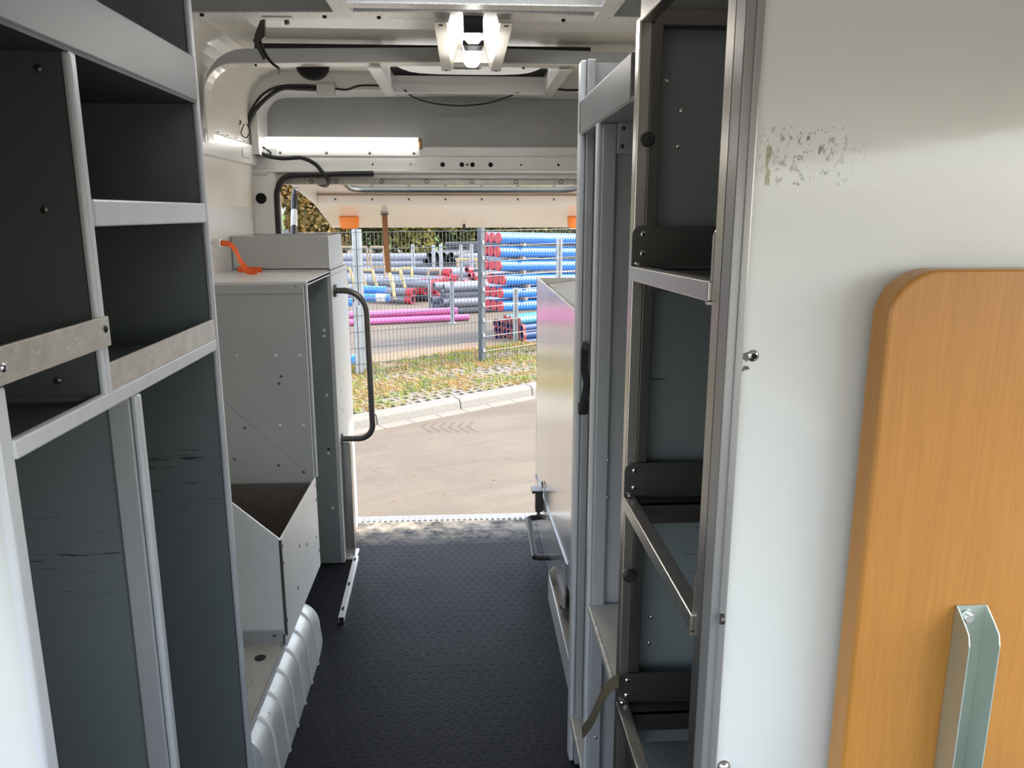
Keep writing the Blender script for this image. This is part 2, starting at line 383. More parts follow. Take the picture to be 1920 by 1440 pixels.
# roof cross-section (X, Z), left to right
def section(w=WX, zr=1.915, rad=.14, lean=.03, n=7, drop=0):
    pts = []
    for i in range(n + 1):
        a = PI - (PI / 2) * i / n
        pts.append((-(w - lean) + rad + rad * math.cos(a), zr - drop - rad + rad * math.sin(a)))
    pts.append((0, zr + .012 - drop))
    return pts + [(-x, z) for x, z in pts[-2::-1]]
SEC = section()
def sheet(sec, y0, y1, t):
    m = MB(); n = len(sec)
    for i in range(n - 1):
        (xa, za), (xb, zb) = sec[i], sec[i + 1]
        d = V((xb - xa, 0, zb - za)).normalized(); nn = V((-d.z, 0, d.x)) * t
        m.add([(xa, y0, za), (xb, y0, zb), (xb, y1, zb), (xa, y1, za), (xa + nn.x, y0, za + nn.z), (xb + nn.x, y0, zb + nn.z), (xb + nn.x, y1, zb + nn.z), (xa + nn.x, y1, za + nn.z)],
              [(0, 1, 2, 3), (4, 7, 6, 5), (0, 4, 5, 1), (3, 2, 6, 7)], True)
    return m
rm = sheet(SEC[:8], -.95, 3.42, .015)
rm2 = sheet([(-x, z) for x, z in SEC[:8]][::-1], -.95, 3.42, .015); rm.add(rm2.v, rm2.f, True)
HX0, HX1 = -.262, .318
XE = SEC[7][0]
for x0, x1, y0, y1 in ((XE, HX0, -.95, 3.42), (HX1, -XE, -.95, 3.42), (HX0, HX1, -.95, 1.20), (HX0, HX1, 1.78, 2.78), (HX0, HX1, 3.06, 3.42)):
    rm.box(x0, x1, y0, y1, 1.915, 1.930)
roof = struct(rm.build('ceiling', 'cream_paint'))
for yc, w in ((1.16, .10), (2.40, .17)):      # pressed cross ribs of the roof skin
    m = MB()
    a, b2 = SEC[6:10], None
    m.prism([(-.60, yc - w / 2, 1.914), (-.60, yc - w / 2 + .02, 1.896), (-.60, yc + w / 2 - .02, 1.896), (-.60, yc + w / 2, 1.914)], (1.20, 0, 0))
    m.build('roof_rib', 'speckle_paint' if yc == 2.40 else 'cream_paint', roof, bevel=.004)
for s_, nm in ((-1, 'wall_left'), (1, 'wall_right')):
    y0 = .84 if s_ < 0 else .70
    m = MB(); z1 = SEC[0][1]
    m.hexa([(s_ * WX, y0, -.03), (s_ * (WX + .02), y0, -.03), (s_ * (WX + .02), y0, 1.3), (s_ * WX, y0, 1.3)], [(s_ * WX, 3.42, -.03), (s_ * (WX + .02), 3.42, -.03), (s_ * (WX + .02), 3.42, 1.3), (s_ * WX, 3.42, 1.3)])
    m.hexa([(s_ * WX, y0, 1.3), (s_ * (WX + .02), y0, 1.3), (s_ * (WX - .01), y0, z1), (s_ * (WX - .03), y0, z1)], [(s_ * WX, 3.42, 1.3), (s_ * (WX + .02), 3.42, 1.3), (s_ * (WX - .01), 3.42, z1), (s_ * (WX - .03), 3.42, z1)])
    w = struct(m.build(nm, 'cream_paint'))
    MB().box(min(s_ * WX, s_ * (WX - .006)), max(s_ * WX, s_ * (WX - .006)), 2.72, 3.34, .4, 1.545).build('wall_panel', 'bright_alu', w, bevel=.001)
    if s_ < 0:
        for y in (2.80, 2.95, 3.08, 3.20, 3.31): rivet(w, (-WX + .006, y, 1.53), (1, 0, 0), .004, 'frame_paint')
wf_ = bpy.data.objects.new('wall_front', None); COL.objects.link(wf_); wf_['kind'] = 'structure'; wf_.location = (0, -.95, 0)
MB().box(-.87, .87, -.97, -.95, 1.50, 1.93).build('cab_header', 'cream_paint', wf_)
MB().box(-.87, .87, -.97, -.95, -.03, .70).build('cab_bulkhead', 'grey_paint', wf_)
for x0, x1 in ((-.87, -.80), (.80, .87)): MB().box(x0, x1, -.97, -.90, .70, 1.50).build('cab_pillar', 'grey_paint', wf_)
MB().box(.87, .89, -.95, .70, -.03, .85).build('door_lower', 'cream_paint', wf_)
MB().box(.84, .89, -.95, .70, 1.50, 1.78).build('door_header', 'cream_paint', wf_)
MB().box(-.89, -.84, -.95, .84, 1.70, 1.78).build('door_header', 'cream_paint', wf_)
MB().box(-.89, -.87, -.95, -.40, -.03, .85).build('door_lower', 'cream_paint', wf_)
MB().box(-.89, -.84, -.42, -.36, -.03, 1.72).build('cab_pillar', 'cream_paint', wf_)
# longitudinal side rail on the left
rl = struct(MB().prism([(-.868, 2.1, 1.555), (-.842, 2.1, 1.56), (-.836, 2.1, 1.635), (-.862, 2.1, 1.645)], (0, 1.30, 0)).build('trim_2', 'white_paint', bevel=.003))
MB().box(-.845, -.836, 3.14, 3.24, 1.580, 1.612).build('rail_recess', 'frame_paint', rl, bevel=.002)
for y in (2.75, 2.86, 2.97, 3.08, 3.19): dot(rl, (-.842, y, 1.643), (0.1, 0, 1), .004)

# roof bows (cross beams with a folded flange)
def bow(yb, dep, inset, nm, matn):
    m = MB(); n = len(SEC)
    inn = section(WX - .014, 1.915 - inset - .025, .095, .03)
    outer = [(x * .985, z - .034) for x, z in SEC]
    for y in (yb, yb + .004):
        pass
    # legs down the wall
    inn = [(inn[0][0], 1.60)] + inn + [(inn[-1][0], 1.60)]
    outer = [(outer[0][0], 1.60)] + outer + [(outer[-1][0], 1.60)]
    k = len(inn); o = len(m.v)
    for y in (yb, yb + dep):
        m.v += [(x, y, z) for x, z in outer]; m.v += [(x, y, z) for x, z in inn]
    for i in range(k - 1):
        for fa in ([o + i, o + i + 1, o + k + i + 1, o + k + i], [o + 2 * k + i, o + 3 * k + i, o + 3 * k + i + 1, o + 2 * k + i + 1],
                   [o + k + i, o + k + i + 1, o + 3 * k + i + 1, o + 3 * k + i], [o + i, o + 2 * k + i, o + 2 * k + i + 1, o + i + 1]):
            m.f.append(fa); m.smooth.append(False)
    b = struct(m.build(nm, matn))
    fm = MB()                                  # folded lip under the beam, painted brighter as if lit from below
    for i in range(k - 1):
        (xa, za), (xb, zb) = inn[i], inn[i + 1]
        fm.add([(xa, yb - .006, za), (xb, yb - .006, zb), (xb, yb + .06, zb), (xa, yb + .06, za), (xa * .996, yb - .006, za - .003), (xb * .996, yb - .006, zb - .003), (xb * .996, yb + .06, zb - .003), (xa * .996, yb + .06, za - .003)],
               [(0, 3, 2, 1), (4, 5, 6, 7), (0, 1, 5, 4), (2, 3, 7, 6)])
    fm.build('folded_lip', 'speckle_paint' if nm == 'trim_3' else 'cream_paint', b)
    return b, inn
b1, inn1 = bow(2.045, .055, .052, 'trim_3', 'grey_paint')
b2, inn2 = bow(2.690, .055, .052, 'trim_4', 'grey_paint')
for x in (-.62, -.33, -.2, .25, .45): dot(b1, (x, 2.05, 1.835), (0, 0, -1), .005, d=.004)
for x in (-.66, -.60, .20): dot(b2, (x, 2.70, 1.835), (0, 0, -1), .004, d=.004)
for x0, x1 in ((-.66, -.24), (-.24, .42)):   # black strips standing in for the shaded gap over the second beam
    MB().box(x0, x1, 2.70, 2.74, 1.879, 1.90).build('gap_shadow_strip', 'black_rubber', b2)

# rear frame
rw = bpy.data.objects.new('wall_rear', None); COL.objects.link(rw); rw['kind'] = 'structure'; rw.location = (0, YR, 0)
MB().box(-.84, .84, 3.400, 3.412, 1.60, 1.90).build('header_panel', 'dark_header', rw)
# frame band with rounded inner corner
m = MB(); outer = [(x, z) for x, z in SEC]; inn = section(.835, 1.842, .085, .022)
outer = [(outer[0][0], 1.60)] + outer + [(outer[-1][0], 1.60)]; inn = [(inn[0][0], 1.60)] + inn + [(inn[-1][0], 1.60)]
k = len(inn)
for y in (3.29, 3.40):
    m.v += [(x, y + (0 if True else 0), z) for x, z in outer]; m.v += [(x * (1 if y < 3.35 else .985), y, z - (0 if y < 3.35 else .012)) for x, z in inn]
for i in range(k - 1):
    for fa in ([i, i + 1, k + i + 1, k + i], [k + i, k + i + 1, 3 * k + i + 1, 3 * k + i]): m.f.append(fa); m.smooth.append(False)
m.build('frame_band', 'white_paint', rw)
MB().box(-.845, .845, 3.372, 3.40, 1.600, 1.640).build('header_beam', 'frame_paint', rw, bevel=.004)
hb = MB().box(-.855, .855, 3.352, 3.40, 1.545, 1.600).build('header_beam', 'frame_paint', rw, bevel=.004)
MB().box(-.855, .855, 3.338, 3.40, 1.533, 1.545).build('header_lip', 'white_paint', rw, bevel=.002)
MB().box(-.77, .77, 3.365, 3.43, 1.512, 1.533).build('header_lip', 'frame_paint', rw, bevel=.002)
ch = MB().box(-.76, .76, 3.385, 3.45, 1.488, 1.512).build('header_channel', 'worn_alu', rw, bevel=.002)
for px, r in ((699, .004), (770, .003), (830, .0095), (866, .0095), (876, .0045), (886, .0095), (920, .0095), (977, .004), (1047, .005)):
    p = PY(px, 313, 3.352); dot(hb, (p.x, 3.352, 1.567), (0, -1, 0), r)
for px in (583, 630, 715, 800, 885, 968, 1052):
    p = PY(px, 334, 3.385); MB().tube([V((p.x + .008 * math.cos(a * PI / 4), 3.384, 1.50 + .008 * math.sin(a * PI / 4))) for a in range(8)], .002, 5, closed=True).build('clip_ring', 'dark_steel', ch)
for s_ in (-1, 1):
    xs = sorted((s_ * .765, s_ * .872))
    pl = MB().box(xs[0], xs[1], 3.34, 3.42, -.03, 1.536).build('corner_pillar', 'white_paint', rw, bevel=.012, seg=3)
    if s_ < 0:
        p = PY(490, 372, 3.34); dot(pl, (p.x, 3.34, p.z), (0, -1, 0), .028, 'white_paint', 'hole_rim', .004); dot(pl, (p.x, 3.336, p.z), (0, -1, 0), .022, 'void_black', 'hole', .0025)
        MB().box(-.862, -.80, 3.333, 3.342, 1.522, 1.534).build('pillar_tab', 'frame_paint', pl, bevel=.002)
# rubber seal round the opening
sp_ = smoothpath([(-.768, 3.345, .1), (-.768, 3.345, 1.0), (-.768, 3.345, 1.40), (-.760, 3.345, 1.47), (-.735, 3.345, 1.508), (-.69, 3.345, 1.520), (-.60, 3.345, 1.523), (-.50, 3.345, 1.528), (-.37, 3.345, 1.530)], 6)
tag(MB().tube(sp_, .013, 8).build('rubber_seal', 'black_rubber'), 'black rubber door seal around the rear opening beside the corner pillar', 'door seal')

# ================================================================== LEFT SHELVING UNIT
XL = -.50
lu = thing('shelving_unit', 'tall dark grey shelving unit with pale edge strips and worn aluminium rails', 'shelving unit', (-.68, 1.2, 0))
def panel_y(parent, nm, y, z0, z1, x0, x1, t=.012, m='shaded_grey_sheet', strip='edge_alu', sw=.020, label=None):
    """upright divider across the unit: sheet facing the cab plus its folded front edge"""
    o = MB().box(x0 if parent is lu else x0 + .013, x1 - .013 if parent is lu and strip else x1, y - t / 2, y + t / 2, z0, z1).build(nm, m, parent, label=label)
    xf = x1 if parent is lu else x0
    if strip:
        a = (xf - .012, xf) if parent is lu else (xf, xf + .012)
        MB().box(a[0], a[1], y - sw / 2, y + sw / 2, z0, z1).build('edge_strip', strip, o, bevel=.005, seg=3)
    return o
panel_y(lu, 'end_panel', 1.592, 0.0, 1.80, -.868, XL, m='slate_sheet', sw=.016)
ep = panel_y(lu, 'end_panel', .853, 0.0, 1.186, -.868, XL - .004, m='panel_white', sw=.026, label='glossy white end panel')
pp = panel_y(lu, 'partition', 1.102, 1.118, 1.574, -.868, XL, sw=.020)
lp = panel_y(lu, 'partition', 1.195, 0.10, 1.100, -.868, XL, m='slate_sheet', sw=.018)
MB().box(XL - .045, XL - .012, 1.183, 1.190, .10, 1.100).build('return_flange', 'cabinet_sheet', lp, bevel=.002)
MB().box(-.868, XL - .002, .84, 1.60, 1.572, 1.580).build('shelf', 'shaded_grey_sheet', lu)
MB().box(XL - .012, XL, .60, 1.590, 1.577, 1.657).build('fascia', 'fascia_sheet', lu, bevel=.003, seg=3)
MB().box(-.868, XL - .012, .60, .84, 1.572, 1.580).build('shelf', 'shaded_grey_sheet', lu)
MB().box(-.868, -.862, .84, 1.60, .10, 1.80).build('back_panel', 'shaded_grey_sheet', lu)
MB().box(-.868, XL - .012, 1.11, 1.586, 1.352, 1.360).build('shelf', 'shaded_grey_sheet', lu)
MB().box(XL - .012, XL, 1.113, 1.583, 1.352, 1.389).build('shelf_lip', 'edge_alu', lu, bevel=.003)
MB().box(-.868, XL - .012, .860, 1.586, 1.103, 1.110).build('shelf', 'shaded_grey_sheet', lu)
MB().box(XL - .012, XL, .862, 1.583, 1.101, 1.124).build('shelf_lip', 'edge_alu', lu, bevel=.003)
MB().box(-.868, XL - .01, .86, 1.586, .095, .102).build('shelf', 'slate_sheet', lu)
MB().box(-.868, XL - .002, .30, .312, 1.186, 1.80).build('end_panel', 'panel_white', lu)
MB().box(-.868, XL - .002, .312, .858, 1.186, 1.192).build('shelf', 'shaded_grey_sheet', lu)
MB().box(-.868, -.862, .31, .84, 1.186, 1.80).build('back_panel', 'shaded_grey_sheet', lu)
MB().box(XL - .012, XL, .30, .60, 1.577, 1.657).build('fascia', 'fascia_sheet', lu, bevel=.003)
MB().box(-.868, XL - .012, .31, .60, 1.572, 1.580).build('shelf', 'shaded_grey_sheet', lu)
dv = MB().box(-.862, -.640, 1.355, 1.363, 1.360, 1.570).build('divider', 'shaded_grey_sheet', lu)
MB().box(-.650, -.638, 1.352, 1.366, 1.360, 1.570).build('edge_strip', 'cabinet_sheet', dv, bevel=.003)
MB().box(-.862, -.640, 1.343, 1.358, 1.558, 1.568).build('top_flange', 'cabinet_sheet', dv)
MB().box(XL - .006, XL - .002, 1.108, 1.583, 1.124, 1.164).build('retaining_rail', 'worn_alu', lu, bevel=.001, label='scratched aluminium retaining rail')
r2 = MB().box(XL - .002, XL + .004, .840, 1.112, 1.189, 1.231).build('retaining_rail', 'worn_alu', lu, bevel=.0015, label='scratched aluminium retaining rail')
rivet(r2, (XL + .004, 1.098, 1.214), (1, 0, 0), .0055, 'black_plastic', 'screw'); rivet(r2, (XL + .004, .853, 1.208), (1, 0, 0), .0055, 'chrome', 'screw')
for px, py in ((82, 393), (107, 714), (70, 128)):
    p = PY(px, py, 1.096); rivet(pp, p, (0, -1, 0), .0058, 'dark_steel', 'screw'); dot(pp, p + V((0, -.0022, 0)), (0, -1, 0), .0025)

# ================================================================== RIGHT TALL UNIT behind the steel rack
XR = .25
ru = thing('tall_shelving_unit', 'tall light grey shelving unit of folded sheet between steel rack and rear cabinet', 'shelving unit', (.55, 1.5, 0))
pa = panel_y(ru, 'partition', 1.737, 0.0, 1.68, XR, .862, m='grey_sheet', strip=None)
MB().box(XR, XR + .012, 1.728, 1.770, 0, 1.685).build('edge_strip', 'edge_alu', pa, bevel=.004)
MB().box(XR + .012, XR + .030, 1.715, 1.728, .0, 1.685).build('return_flange', 'cabinet_sheet', pa, bevel=.003)
pb = panel_y(ru, 'partition', 1.518, 0.0, 1.534, XR, .862, m='grey_sheet', strip=None)
MB().box(XR, XR + .008, 1.500, 1.526, 0, 1.534).build('edge_strip', 'edge_alu', pb, bevel=.003)
MB().box(XR + .008, XR + .036, 1.497, 1.505, 0, 1.534).build('return_flange', 'cabinet_sheet', pb, bevel=.003)
tp = MB().box(XR + .036, .86, 1.494, 1.512, 1.478, 1.534).build('top_batten', 'grey_sheet', pb, bevel=.002)
rivet(tp, (.295, 1.494, 1.492), (0, -1, 0), .0045, 'dark_steel', 'screw'); rivet(tp, (.297, 1.494, 1.524), (0, -1, 0), .004, 'dark_steel', 'screw')
MB().box(XR + .002, .862, 1.21, 1.745, 1.534, 1.541).build('shelf', 'grey_sheet', ru)
MB().box(XR, XR + .010, 1.215, 1.745, 1.535, 1.604).build('fascia', 'fascia_grey', ru, bevel=.003, seg=3)
MB().box(XR + .004, .862, 1.21, 1.50, .553, .560).build('worktop', 'tray_alu', ru)
MB().box(XR, XR + .008, 1.21, 1.497, .546, .561).build('worktop_lip', 'chipped_edge', ru, bevel=.003)
MB().box(XR + .004, .862, 1.524, 1.73, .128, .135).build('shelf', 'tray_alu', ru)
MB().box(XR, XR + .008, 1.526, 1.728, .118, .136).build('shelf_lip', 'chipped_edge', ru, bevel=.003)
MB().box(.858, .864, 1.21, 1.75, 0, 1.69).build('back_panel', 'grey_sheet', ru)
for z in (.88, .80): rivet(pb, (XR + .036, 1.497, z), (0, -1, 0), .003, 'chrome')
rivet(pb, (.275, 1.497, .24), (0, -1, 0), .004, 'chrome')

# ================================================================== STAINLESS RACK
rk = thing('steel_rack', 'brushed stainless steel rack with open shelf frames next to the white panel', 'rack', (.5, 1.0, 0))
YC, YD = 1.175, .765
def post(y, z0, z1):
    return MB().box(XR, XR + .018, y - .013, y + .013, z0, z1).build('post', 'stainless', rk, bevel=.002)
pc = post(YC, 0, 1.64); pd = post(YD, 0, 1.70)
MB().box(XR + .018, XR + .034, YC - .012, YC + .004, 0, 1.63).build('post_flange', 'dark_steel', pc, bevel=.001)
MB().box(XR + .010, .862, 1.196, 1.206, 0, 1.72).build('end_sheet', 'slate_sheet', rk)
MB().box(XR, XR + .02, YD + .013, YC - .013, 1.632, 1.660).build('top_bar', 'stainless', rk, bevel=.002)
MB().box(XR + .02, .86, YC - .012, YC + .012, 1.628, 1.652).build('top_bar', 'dark_steel', rk, bevel=.002)
def bracket(zb, zt, yb, face=-1):
    n = 6; r = .014; x0 = XR - .002; x1 = .80
    poly = [(x0, zb), (x1, zb), (x1, zt)] + [(x0 + r - r * math.sin(a * PI / 2 / n), zt - r + r * math.cos(a * PI / 2 / n)) for a in range(n + 1)]
    return MB().prism([(x, yb, z) for x, z in poly], (0, .003, 0)).build('shelf_bracket', 'dark_steel', rk)
def frontbar(z0c, z0d, nm='shelf_bar'):
    o = MB(); h = .021; t = .016
    a = [(XR - .004, YC - .014, z0c - h), (XR + t, YC - .014, z0c - h), (XR + t, YC - .014, z0c), (XR - .004, YC - .014, z0c)]
    b = [(XR - .004, YD + .014, z0d - h), (XR + t, YD + .014, z0d - h), (XR + t, YD + .014, z0d), (XR - .004, YD + .014, z0d)]
    return o.hexa(a, b).build(nm, 'stainless', rk, bevel=.0015)
for i, (zc, zd, br) in enumerate(((1.293, 1.303, 1.352), (.931, .933, .985), (.563, .563, .615))):
    k = bracket(zc, br, YC - .017)
    for dz in (.018, .046):
        rivet(k, (XR + .014, YC - .017, br - dz + .006), (0, -1, 0), .0048, 'chrome', 'screw'); dot(k, (XR + .014, YC - .0195, br - dz + .006), (0, -1, 0), .002)
    fb = frontbar(zc, zd)
    MB().box(XR + .001, XR + .013, YD + .010, YD + .0145, zd - .018, zd - .003).build('tube_mouth', 'void_black', fb)
    MB().box(XR - .004, XR + .020, YD + .012, YD + .020, zd - .024, zd - .021).build('end_plate', 'stainless', fb)
    rivet(k, (XR + .006, YC - .020, zc + .004), (0, -.5, 1), .005, 'chrome', 'screw')
    MB().box(XR + .02, .80, YC - .045, YC - .017, zc - .006, zc - .003).build('support_angle', 'dark_steel', k)
    MB().box(XR + .02, .80, YC - .045, YC - .042, zc - .036, zc - .003).build('support_angle', 'dark_steel', k)
    nb = MB()                                    # near bracket, seen edge on beside the front post
    n = 6; r = .012; x0 = XR - .001; x1 = .80; zb = zd - .0; zt = zd + .055
    poly = [(x0, zb), (x1, zb), (x1, zt)] + [(x0 + r - r * math.sin(a * PI / 2 / n), zt - r + r * math.cos(a * PI / 2 / n)) for a in range(n + 1)]
    nb.prism([(x, YD + .014, z) for x, z in poly], (0, .003, 0)).build('shelf_bracket', 'stainless', rk)
MB().box(XR + .016, .80, YD + .016, YC - .018, 1.284, 1.289).build('shelf_plate', 'dark_steel', rk)
MB().box(XR + .016, .80, YD + .016, YC - .046, .500, .506).build('shelf_plate', 'slate_sheet', rk)
for px, py in ((1213, 262), (1179, 1078)):
    p = PY(px, py, YC - .013); kn = MB().cyl((p.x, YC - .010, p.z), (p.x, YC - .022, p.z), .0105, 16).build('knob', 'black_plastic', rk, bevel=.002)
    MB().tube([V((p.x + .005 * math.cos(a * PI / 6), YC - .0225, p.z + .005 * math.sin(a * PI / 6))) for a in range(12)], .0007, 5, closed=True).build('knob_ring', 'dark_steel', kn)
for px, py in ((1277, 208), (1271, 275), (1221, 1157), (1217, 1206), (1250, 152)):
    p = PY(px, py, 1.196); rivet(rk, (p.x, 1.196, p.z), (0, -1, 0), .0042, 'chrome')

# ================================================================== WHITE PANEL + BOARD + CHANNEL
wp = thing('white_panel', 'glossy white upright panel with tape residue and aluminium edge profile', 'panel', (.55, .735, 0))
MB().box(.262, .92, .725, .748, 0, 1.72).build('panel_sheet', 'panel_white', wp)
et = MB().box(XR - .001, .262, .722, .750, 0, 1.72).build('edge_profile', 'profile_alu', wp, bevel=.002)
MB().box(.2575, .2655, .7195, .7260, 0, 1.72).build('profile_lip', 'profile_alu', wp, bevel=.002)
p = PY(1412, 667, .725); rv = MB().dome(p, (0, -1, 0), .0062, .003, 14, 3).build('screw', 'chrome', wp); dot(rv, p + V((0, -.0028, 0)), (0, -1, 0), .0028)
MB().prism([p + V((-.0105 + dx, -.0006, dz)) for dx, dz in ((0, .002), (.006, .004), (.005, -.006), (.002, -.004), (-.002, -.001))], (0, .0005, 0)).build('paint_chip', 'dark_steel', wp)
p2 = PY(1398, 692, .725); MB().prism([p2 + V((dx, -.0006, dz)) for dx, dz in ((-.004, -.003), (-.001, -.001), (.004, .0), (.002, .003), (-.002, .003))], (0, .0005, 0)).build('paint_chip', 'dark_steel', wp)
p = PY(1357, 1436, .725); MB().dome(p, (0, -1, 0), .0075, .006, 14, 3).build('screw', 'chrome', wp)
p = PY(1349, 1160, .72); MB().cyl(p, p + V((.004, 0, 0)), .006, 12).build('screw', 'dark_steel', wp)

r = .046; x0, x1, z0, z1 = .3825, .78, .42, 1.3205
poly = [(x0, z0), (x1, z0), (x1, z1 - r)] + [(x1 - r + r * math.sin(a), z1 - r + r * math.cos(a)) for a in [PI / 2 * (1 - i / 10) for i in range(11)]] \
    + [(x0 + r - r * math.sin(a), z1 - r + r * math.cos(a)) for a in [PI / 2 * i / 10 for i in range(11)]]
bd = tag(MB().prism([(x, .711, z) for x, z in poly], (0, -.031, 0)).build('wooden_board', 'beech_wood', bevel=.004, seg=3), 'varnished beech wood board with rounded corner fixed against the white panel', 'board')
for i, (bx, bz) in enumerate(((.45, .6), (.45, 1.2), (.7, .6), (.7, 1.2))):
    MB().cyl((bx, .709, bz), (bx, .726, bz), .012, 12).build('spacer', 'black_rubber', bd)
sc_ = thing('steel_channel', 'galvanised steel channel with chamfered top bolted on the wooden board', 'bracket', (.5, .665, .8))
t = .0016; xa, xb = .4815, .5135; zt = .9905; yb, yf = .6795, .6525
m = MB().box(xa, xb, yb - t, yb, .48, zt)
m.build('channel_web', 'zinc', sc_)
for xx in (xa, xb - t):
    MB().prism([(xx, yb - t, .48), (xx, yb - t, zt), (xx, yf + .011, zt - .012), (xx, yf + .003, zt - .020), (xx, yf, zt - .030), (xx, yf, .48)], (t, 0, 0)).build('channel_flange', 'zinc', sc_, bevel=.0004)
p = V((xa + .012, yb - t, zt - .012)); bo = MB().tube([p, p + V((0, -.005, 0))], .0055, 6).build('bolt', 'chrome', sc_, bevel=.0006)
MB().cyl(p, p + V((0, -.0014, 0)), .0078, 16).build('washer', 'zinc', bo)

# ================================================================== REAR LEFT CABINET
XC = -.497; ZC = 1.161
rc = thing('tall_cabinet', 'tall grey sheet-metal cabinet in the rear corner beside the opening', 'cabinet', (-.68, 2.9, 0))
fp = MB().box(-.8635, XC - .012, 2.497, 2.509, .30, ZC - .012).build('front_panel', 'cabinet_sheet', rc)
MB().box(-.8635, XC - .012, 2.494, 2.498, ZC - .038, ZC - .010).build('top_flange', 'cabinet_sheet', fp, bevel=.001)
sp2 = MB().box(-.8635, XC - .010, 2.926, 2.934, .004, ZC - .012).build('niche_back', 'slate_sheet', rc)
MB().box(XC - .006, XC, 2.497, 2.926, ZC - .014, ZC - .001).build('top_strip', 'edge_alu', rc, bevel=.001)
MB().box(XC - .006, XC + .0015, 2.492, 2.502, .515, ZC).build('edge_strip', 'edge_alu', rc, bevel=.002)
MB().box(-.8635, XC, 2.494, 3.30, ZC - .012, ZC).build('cabinet_top', 'bright_alu', rc, bevel=.003)
sp3 = MB().box(XC - .012, XC + .004, 2.926, 3.325, .004, ZC).build('side_panel', 'cabinet_sheet', rc, bevel=.002)
MB().box(-.86, XC - .012, 3.31, 3.325, .004, ZC).build('rear_panel', 'cabinet_sheet', rc)
for px, py in ((443, 667), (517, 667), (563, 667), (525, 798), (569, 798)):
    rivet(fp, PY(px, py, 2.497), (0, -1, 0), .0055, 'frame_paint')
for px, py in ((527, 705), (523, 719), (554, 536)):
    rivet(fp, PY(px, py, 2.496), (0, -1, 0), .005, 'dark_steel', 'screw')
for px, py in ((608, 619), (608, 630), (613, 741), (616, 850), (624, 952)):
    p = PY(px, py, 2.926); dot(sp2, p, (0, -1, 0), .0055, 'label_white', 'rivet')
dot(sp2, PY(616, 842, 2.926), (0, -1, 0), .005)
for i in range(6): rivet(sp3, (XC + .004, 2.96 + i * .06, ZC - .016), (1, 0, 0), .0045, 'dark_steel', 'screw')
for y, z in ((3.0, .62), (3.05, .60), (3.02, .69), (3.1, .72), (3.2, .95), (3.02, .40)): rivet(sp3, (XC + .004, y, z), (1, 0, 0), .004, 'dark_steel')

bx = thing('metal_tray', 'open grey metal box tray standing on the rear corner cabinet', 'tray', (-.69, 3.13, ZC))
def walls(x0, x1, y0, y1, z0, z1, t, mtn, parent, bev=.006):
    MB().box(x0, x1, y0, y1, z0, z0 + t).build('tray_base', mtn, parent)
    MB().box(x0, x1, y0, y0 + t, z0, z1).build('tray_side', mtn, parent, bevel=bev)
    MB().box(x0, x1, y1 - t, y1, z0, z1).build('tray_side', mtn, parent, bevel=bev)
    MB().box(x0, x0 + t, y0 + t, y1 - t, z0 + t, z1).build('tray_side', mtn, parent, bevel=.002)
    MB().box(x1 - t, x1, y0 + t, y1 - t, z0 + t, z1).build('tray_side', mtn, parent, bevel=.002)
walls(-.862, -.505, 2.985, 3.285, ZC, 1.289, .007, 'cabinet_sheet', bx)

# orange strap lying on the cabinet top with metal buckle on the wall
os_ = thing('orange_strap', 'bright orange webbing strap with metal buckle lying on the cabinet top', 'strap', (-.72, 2.75, ZC))
A = PY(413, 456, 2.75); pts = [A, PY(430, 458, 2.75), PY(442, 470, 2.76), PY(450, 488, 2.77), PY(458, 500, 2.77), PY(466, 506, 2.76)]
pts = [p for p in pts]; pts[-1].z = ZC + .012; pts.append(V((pts[-1].x + .035, 2.74, ZC + .014)))
MB().ribbon(smoothpath(pts, 5), [(0, .5, 1)] * (5 * 6 + 1), .020, .0016).build('webbing', 'orange_strap', os_)
q = PZ(447, 511, ZC); MB().ribbon(smoothpath([(q.x - .002, q.y, ZC + .011), (q.x + .03, q.y - .012, ZC + .011), (q.x + .06, q.y - .01, ZC + .011), (q.x + .09, q.y - .02, ZC + .011)], 4), (0, 0, 1), .019, .0016).build('webbing', 'orange_strap', os_)
MB().box(A.x - .02, A.x + .003, 2.742, 2.760, A.z - .014, A.z + .014).build('buckle', 'chrome', os_, bevel=.003)
MB().cyl((-.8635, 2.75, A.z), (A.x - .018, 2.75, A.z), .006, 10).build('buckle_anchor', 'chrome', os_)

# grab rail
gr = thing('grab_rail', 'bent dark metal grab rail beside the rear opening', 'grab rail', (XC, 3.0, .7))
ga = PX(627, 545, XC + .004); gy = ga.y; XG = -.375
top = V((XC + .006, gy, ga.z)); 
path = [top, V((XC + .05, gy, ga.z))] + arc((XG - .085, gy, ga.z - .085), .085, PI / 2, 0, 8, (1, 0, 0), (0, 0, 1)) + [V((XG, gy, 1.0))]
zb = PY(690, 822, gy).z
path += [V((XG + .004, gy, zb + .12))] + arc((XG - .05, gy, zb + .055), .055, 0, -PI / 2, 8, (1, 0, 0), (0, 0, 1)) + [V((XC + .006, gy, zb))]
MB().tube(path, .0115, 12).build('rail_tube', 'dark_steel', gr)
MB().cyl(top - V((.002, 0, 0)), top + V((.006, 0, 0)), .026, 6).build('rail_flange', 'dark_steel', gr)
MB().cyl((XC + .004, gy, zb), (XC + .010, gy, zb), .022, 12).build('rail_flange', 'dark_steel', gr)

